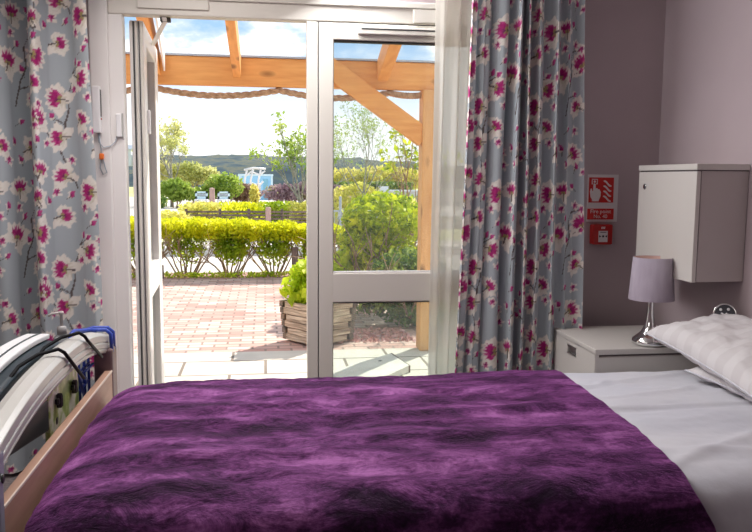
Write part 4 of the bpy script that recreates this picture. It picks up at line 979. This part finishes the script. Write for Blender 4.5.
# right-hand mid distance, seen through the closed leaf
gw = thing('garden_wall', 'long pale grey garden wall beyond the railing', 'wall', (4, 32, 0))
obj('wall_face', bx(BM(), 3.0, 8.5, 32, 32.2, 0, .80), M['concrete'], gw); obj('coping', bx(BM(), 2.95, 8.5, 31.95, 32.25, .80, .86), M['house'], gw)
for x_ in (4.9,): obj('pier', bx(BM(), x_ - .18, x_ + .18, 31.9, 32.3, 0, 1.0), M['house'], gw)
rlg = thing('metal_railing', 'grey metal railing seen through glass left of the bush', 'railing', (2.1, 15.5, G))
b = BM(); tube(b, [(1.35, 15.5, .66), (2.4, 15.5, .66)], .018, 6); tube(b, [(1.35, 15.5, .30), (2.4, 15.5, .30)], .018, 6)
for k in range(14): tube(b, [(1.38 + k * .078, 15.5, .30), (1.38 + k * .078, 15.5, .66)], .008, 5)
obj('bars', b, M['greyblue'], rlg)
for x in (1.5, 2.05): obj('railing_post', tube(BM(), [(x, 15.5, G - .1), (x, 15.5, .95)], .028, 8), M['greyblue'], rlg)
for i, (x, y, z, rx, rz, m_, lab) in enumerate([(2.6, 22, .75, .8, .45, 'yellowleaf', 'yellow-green border shrub behind the metal railing'), (3.9, 24, .55, 1.0, .40, 'greenmix', 'green border shrub in front of the pale garden wall'), (2.4, 18.5, .30, .6, .3, 'greenmix', 'low green border shrub at the railing foot'), (3.3, 19, .45, .7, .45, 'yellowleaf', 'yellow border shrub to the right behind the bush')]):
    clump('border_shrub', lab, 'shrub', (x, y, G - .1), [(x, y, z, rx, .5, rz, 1), (x, y, z * .4, rx, .5, rz, .6)], 1700, .07, M[m_], 330 + i, 'border shrubs by the railing')
clump('yellow_shrub', 'wide pale yellow shrub below the bare tree', 'shrub', (3.2, 34, 0), [(3.3, 34, 1.35, 1.2, .6, .45, 1), (4.9, 34, 1.4, 1.0, .6, .5, 1), (6.1, 34, 1.3, 1.0, .6, .55, 1)], 3600, .09, M['yellowleaf'], 350)
clump('blue_green_hedge', 'dark blue-green hedge strip above the pale garden wall', 'hedge', (4.2, 33, 0), [(4.4, 33, .95, 1.9, .3, .22, 1, 1)], 1800, .08, M['darkbush'], 351)

def tree(x, y, z, h, label, lm, seed, n, size, depth=3, trunk=.09, spread=.7, cluster=.35, group=None, bark='bark_g', lean=(0, 0)):
    t = thing('garden_tree', label, 'tree', (x, y, z), group); rg = np.random.default_rng(seed); bm = BM(); tips = []
    top = Vector((x + lean[0], y + lean[1], z + h * .35)); tube(bm, [(x, y, z), top.lerp(Vector((x, y, z)), .5), top], [trunk, trunk * .85, trunk * .7], 7)
    for k in range(5): twig(bm, (x + (top.x - x) * (k / 5 + .2), y, z + h * (.18 + .035 * k)), (math.cos(k * 2.4) * spread, math.sin(k * 2.4) * spread, 1.0), h * .30, trunk * .5, depth, rg, spread, tips, .15, 5)
    twig(bm, top, (lean[0] * .3, 0, 1), h * .30, trunk * .6, depth, rg, spread * .7, tips, .25, 5)
    obj('trunk_and_branches', bm, M[bark], t, smooth=True)
    vols = [(p.x, p.y, p.z, cluster, cluster, cluster * .8, 1) for p in tips]
    leaves('foliage', vols, n, size, lm, t, seed, shell=.1); return t
gt = 'garden trees in front of the river'
tree(-3.42, 30, .2, 3.1, 'yellowish spring tree, tallest at the left of the doorway', M['palegreen'], 400, 1900, .06, 3, .07, .45, .20, gt)
clump('spreading_tree', 'broad low yellow-olive tree crown beside the tall spring tree', 'tree', (-2.7, 31, .2), [(-3.9, 31, 1.55, .6, .5, .42, 1), (-2.9, 31, 1.45, .75, .5, .48, 1.2), (-2.15, 31, 1.35, .5, .4, .40, .7)], 3200, .075, M['palegreen'], 401, stemz=1.2, shell=.3)
tree(1.0, 20, G - .1, 2.6, 'slender leafy tree rising by the mullion right of the hut', M['greenmix'], 402, 1300, .05, 3, .05, .30, .20, gt, lean=(-.10, 0))
tree(2.72, 21.5, G - .1, 3.3, 'nearly bare rounded tree seen through the closed door', M['greenmix'], 403, 1900, .032, 4, .04, .75, .16, gt)
tree(2.2, 26.5, .2, 2.7, 'smaller bare tree just right of the mullion', M['greenmix'], 404, 1300, .032, 3, .04, .6, .18, gt)
tree(2.25, 11.2, G, 2.05, 'leafy sapling with yellow-green sprays beside the pergola post', M['bush'], 405, 260, .05, 3, .03, .55, .10, None, 'bark', lean=(-.12, 0))

# far hills: bumpy wooded ridges
def ridge(name, y, x0, x1, base, hf, seed, m, nx=260, nyy=14, dep=40):
    bm = BM(); g = []
    for j in range(nyy + 1):
        v = j / nyy; row = []
        for i in range(nx + 1):
            x = x0 + (x1 - x0) * i / nx; hh_ = hf(x) * math.sin(v * PI * .5) ** .8
            hh_ += (.9 * noise.fractal(Vector((x * .12 + seed, v * 6, 0)), 1, 2, 3) + .35 * noise.noise(Vector((x * .8, v * 20, seed)))) * (.3 + v * .7) * .8
            row.append(bm.verts.new((x, y + v * dep, base + hh_)))
        g.append(row)
    for a, b in zip(g[:-1], g[1:]):
        for i in range(nx): bm.faces.new((a[i], a[i + 1], b[i + 1], b[i]))
    return struct(obj(name, bm, m, smooth=True))
ridge('hills', 140, -120, 140, -1.5, lambda x: 6.7 + 1.0 * math.sin(x * .045 + 1.4) - .012 * x, 3., M['hill'])
dk = noisy(mat('dark_wooded_bank', (.04, .08, .1), 1.), [(.010, .028, .045), (.018, .045, .06), (.045, .07, .05)], .6, 8, lo=.3, hi=.7)
ridge('far_bank', 118, -100, 120, -1.5, lambda x: 3.9 + .8 * math.sin(x * .09 + .6) + .5 * math.sin(x * .31), 8., dk, dep=16)
for i, (x, w_, z) in enumerate(((-24.5, 4.0, 5.6), (-20.3, 2.6, 5.2))):
    t = thing('distant_house', ['largest pale house on the far wooded hillside', 'smaller pale house right of its neighbour on the far hillside'][i], 'house', (x, 142, z - 1.5))
    hb = BM(); bx(hb, x - w_ / 2, x + w_ / 2, 139, 142, z - 2.4, z + .4); obj('walls', hb, M['house'], t)
    rf = BM(); vs = [rf.verts.new(p) for p in ((x - w_ / 2 - .2, 138.8, z + .4), (x + w_ / 2 + .2, 138.8, z + .4), (x + w_ / 2 + .2, 142.2, z + .4), (x - w_ / 2 - .2, 142.2, z + .4), (x - w_ / 2, 140.5, z + 1.2), (x + w_ / 2, 140.5, z + 1.2))]
    for q in ((0, 1, 5, 4), (2, 3, 4, 5), (0, 4, 3), (1, 2, 5), (3, 2, 1, 0)): rf.faces.new([vs[k] for k in q])
    obj('roof', rf, M['houseroof'], t)

# ------------------------------------------------------------------ world, sun, added fill lights
W = bpy.data.worlds.new('sky'); S.world = W; W.use_nodes = True
n, l = W.node_tree.nodes, W.node_tree.links; bg = n['Background']
tc = n.new('ShaderNodeTexCoord'); mp = n.new('ShaderNodeMapping'); mp.inputs['Scale'].default_value = (1, 1, 2.2); mp.inputs['Location'].default_value = (.35, .1, .22)
l.new(tc.outputs['Generated'], mp.inputs[0])
nz = n.new('ShaderNodeTexNoise'); nz.inputs['Scale'].default_value = 5.5; nz.inputs['Detail'].default_value = 7; nz.inputs['Roughness'].default_value = .52
l.new(mp.outputs[0], nz.inputs['Vector'])
r = n.new('ShaderNodeValToRGB'); e = r.color_ramp.elements; e[0].position = .45; e[0].color = (.235, .37, .54, 1); e[1].position = .54; e[1].color = (.72, .73, .74, 1)
x = e.new(.50); x.color = (.40, .48, .58, 1); x = e.new(.66); x.color = (.47, .50, .54, 1)
l.new(nz.outputs['Fac'], r.inputs[0])
sp_ = n.new('ShaderNodeSeparateXYZ'); l.new(tc.outputs['Generated'], sp_.inputs[0])
mr = n.new('ShaderNodeMapRange'); mr.inputs[1].default_value = .05; mr.inputs[2].default_value = .17; l.new(sp_.outputs['Z'], mr.inputs[0])
mx = n.new('ShaderNodeMix'); mx.data_type = 'RGBA'; l.new(mr.outputs[0], mx.inputs[0]); mx.inputs[6].default_value = (.68, .69, .70, 1); l.new(r.outputs[0], mx.inputs[7])
l.new(mx.outputs[2], bg.inputs[0]); bg.inputs[1].default_value = 1.95

def light(name, kind, loc, energy, col=(1, 1, 1), size=1., size_y=None, target=None, direction=None):
    d = bpy.data.lights.new(name, kind); d.energy = energy; d.color = col
    if kind == 'AREA':
        d.shape = 'RECTANGLE'; d.size = size; d.size_y = size_y or size
    if kind == 'SUN': d.angle = math.radians(.8)
    o = bpy.data.objects.new(name, d); C.objects.link(o); o.location = loc
    dv = Vector(direction) if direction is not None else Vector(target) - Vector(loc)
    o.rotation_euler = dv.to_track_quat('-Z', 'Y').to_euler(); return o
light('sun', 'SUN', (6, 8, 10), 7.2, (1., .94, .84), direction=(-.50, -.58, -.67))
light('ceiling_fill', 'AREA', (-.4, 2.45, 2.40), 34, (1., .95, .92), 1.4, 1.2, target=(.1, 2.0, 0))  # added fill that brightens the room from above
light('bounce_fill', 'AREA', (-1.6, .6, 2.35), 15, (1., .95, .90), 1.6, 1.2, target=(.6, 3.6, 1.5))  # added fill from behind, brightens the window wall
light('door_fill', 'AREA', (.15, 3.38, 2.25), 32, (.98, .98, 1.), 1.5, .2, target=(.9, 1.9, .6))  # added indoor fill under the door head, imitates light from the doorway

# ------------------------------------------------------------------ camera
cam = bpy.data.cameras.new('camera'); co_ = bpy.data.objects.new('camera', cam); C.objects.link(co_); S.camera = co_
fpx, pitch, yaw, roll = 778.4, .1113, .1428, .0080
cam.sensor_fit = 'HORIZONTAL'; cam.sensor_width = 36; cam.lens = fpx / 752 * 36; cam.clip_start = .02; cam.clip_end = 600
cy, sy, cp_, sp2 = math.cos(yaw), math.sin(yaw), math.cos(pitch), math.sin(pitch)
fwd = Vector((sy * cp_, cy * cp_, -sp2)); right = Vector((cy, -sy, 0)); upv = right.cross(fwd)
r2 = math.cos(roll) * right + math.sin(roll) * upv; u2 = -math.sin(roll) * right + math.cos(roll) * upv
mw = Matrix((r2, u2, -fwd)).transposed().to_4x4(); mw.translation = Vector((0, 0, 1.3)); co_.matrix_world = mw
S.view_settings.view_transform = 'Standard'; S.view_settings.look = 'None'; S.view_settings.exposure = 0; S.view_settings.gamma = 1
S.cycles.use_denoising = True; S.cycles.max_bounces = 8; S.cycles.transparent_max_bounces = 16; S.cycles.caustics_reflective = False; S.cycles.caustics_refractive = False
S.cycles.sample_clamp_indirect = 4
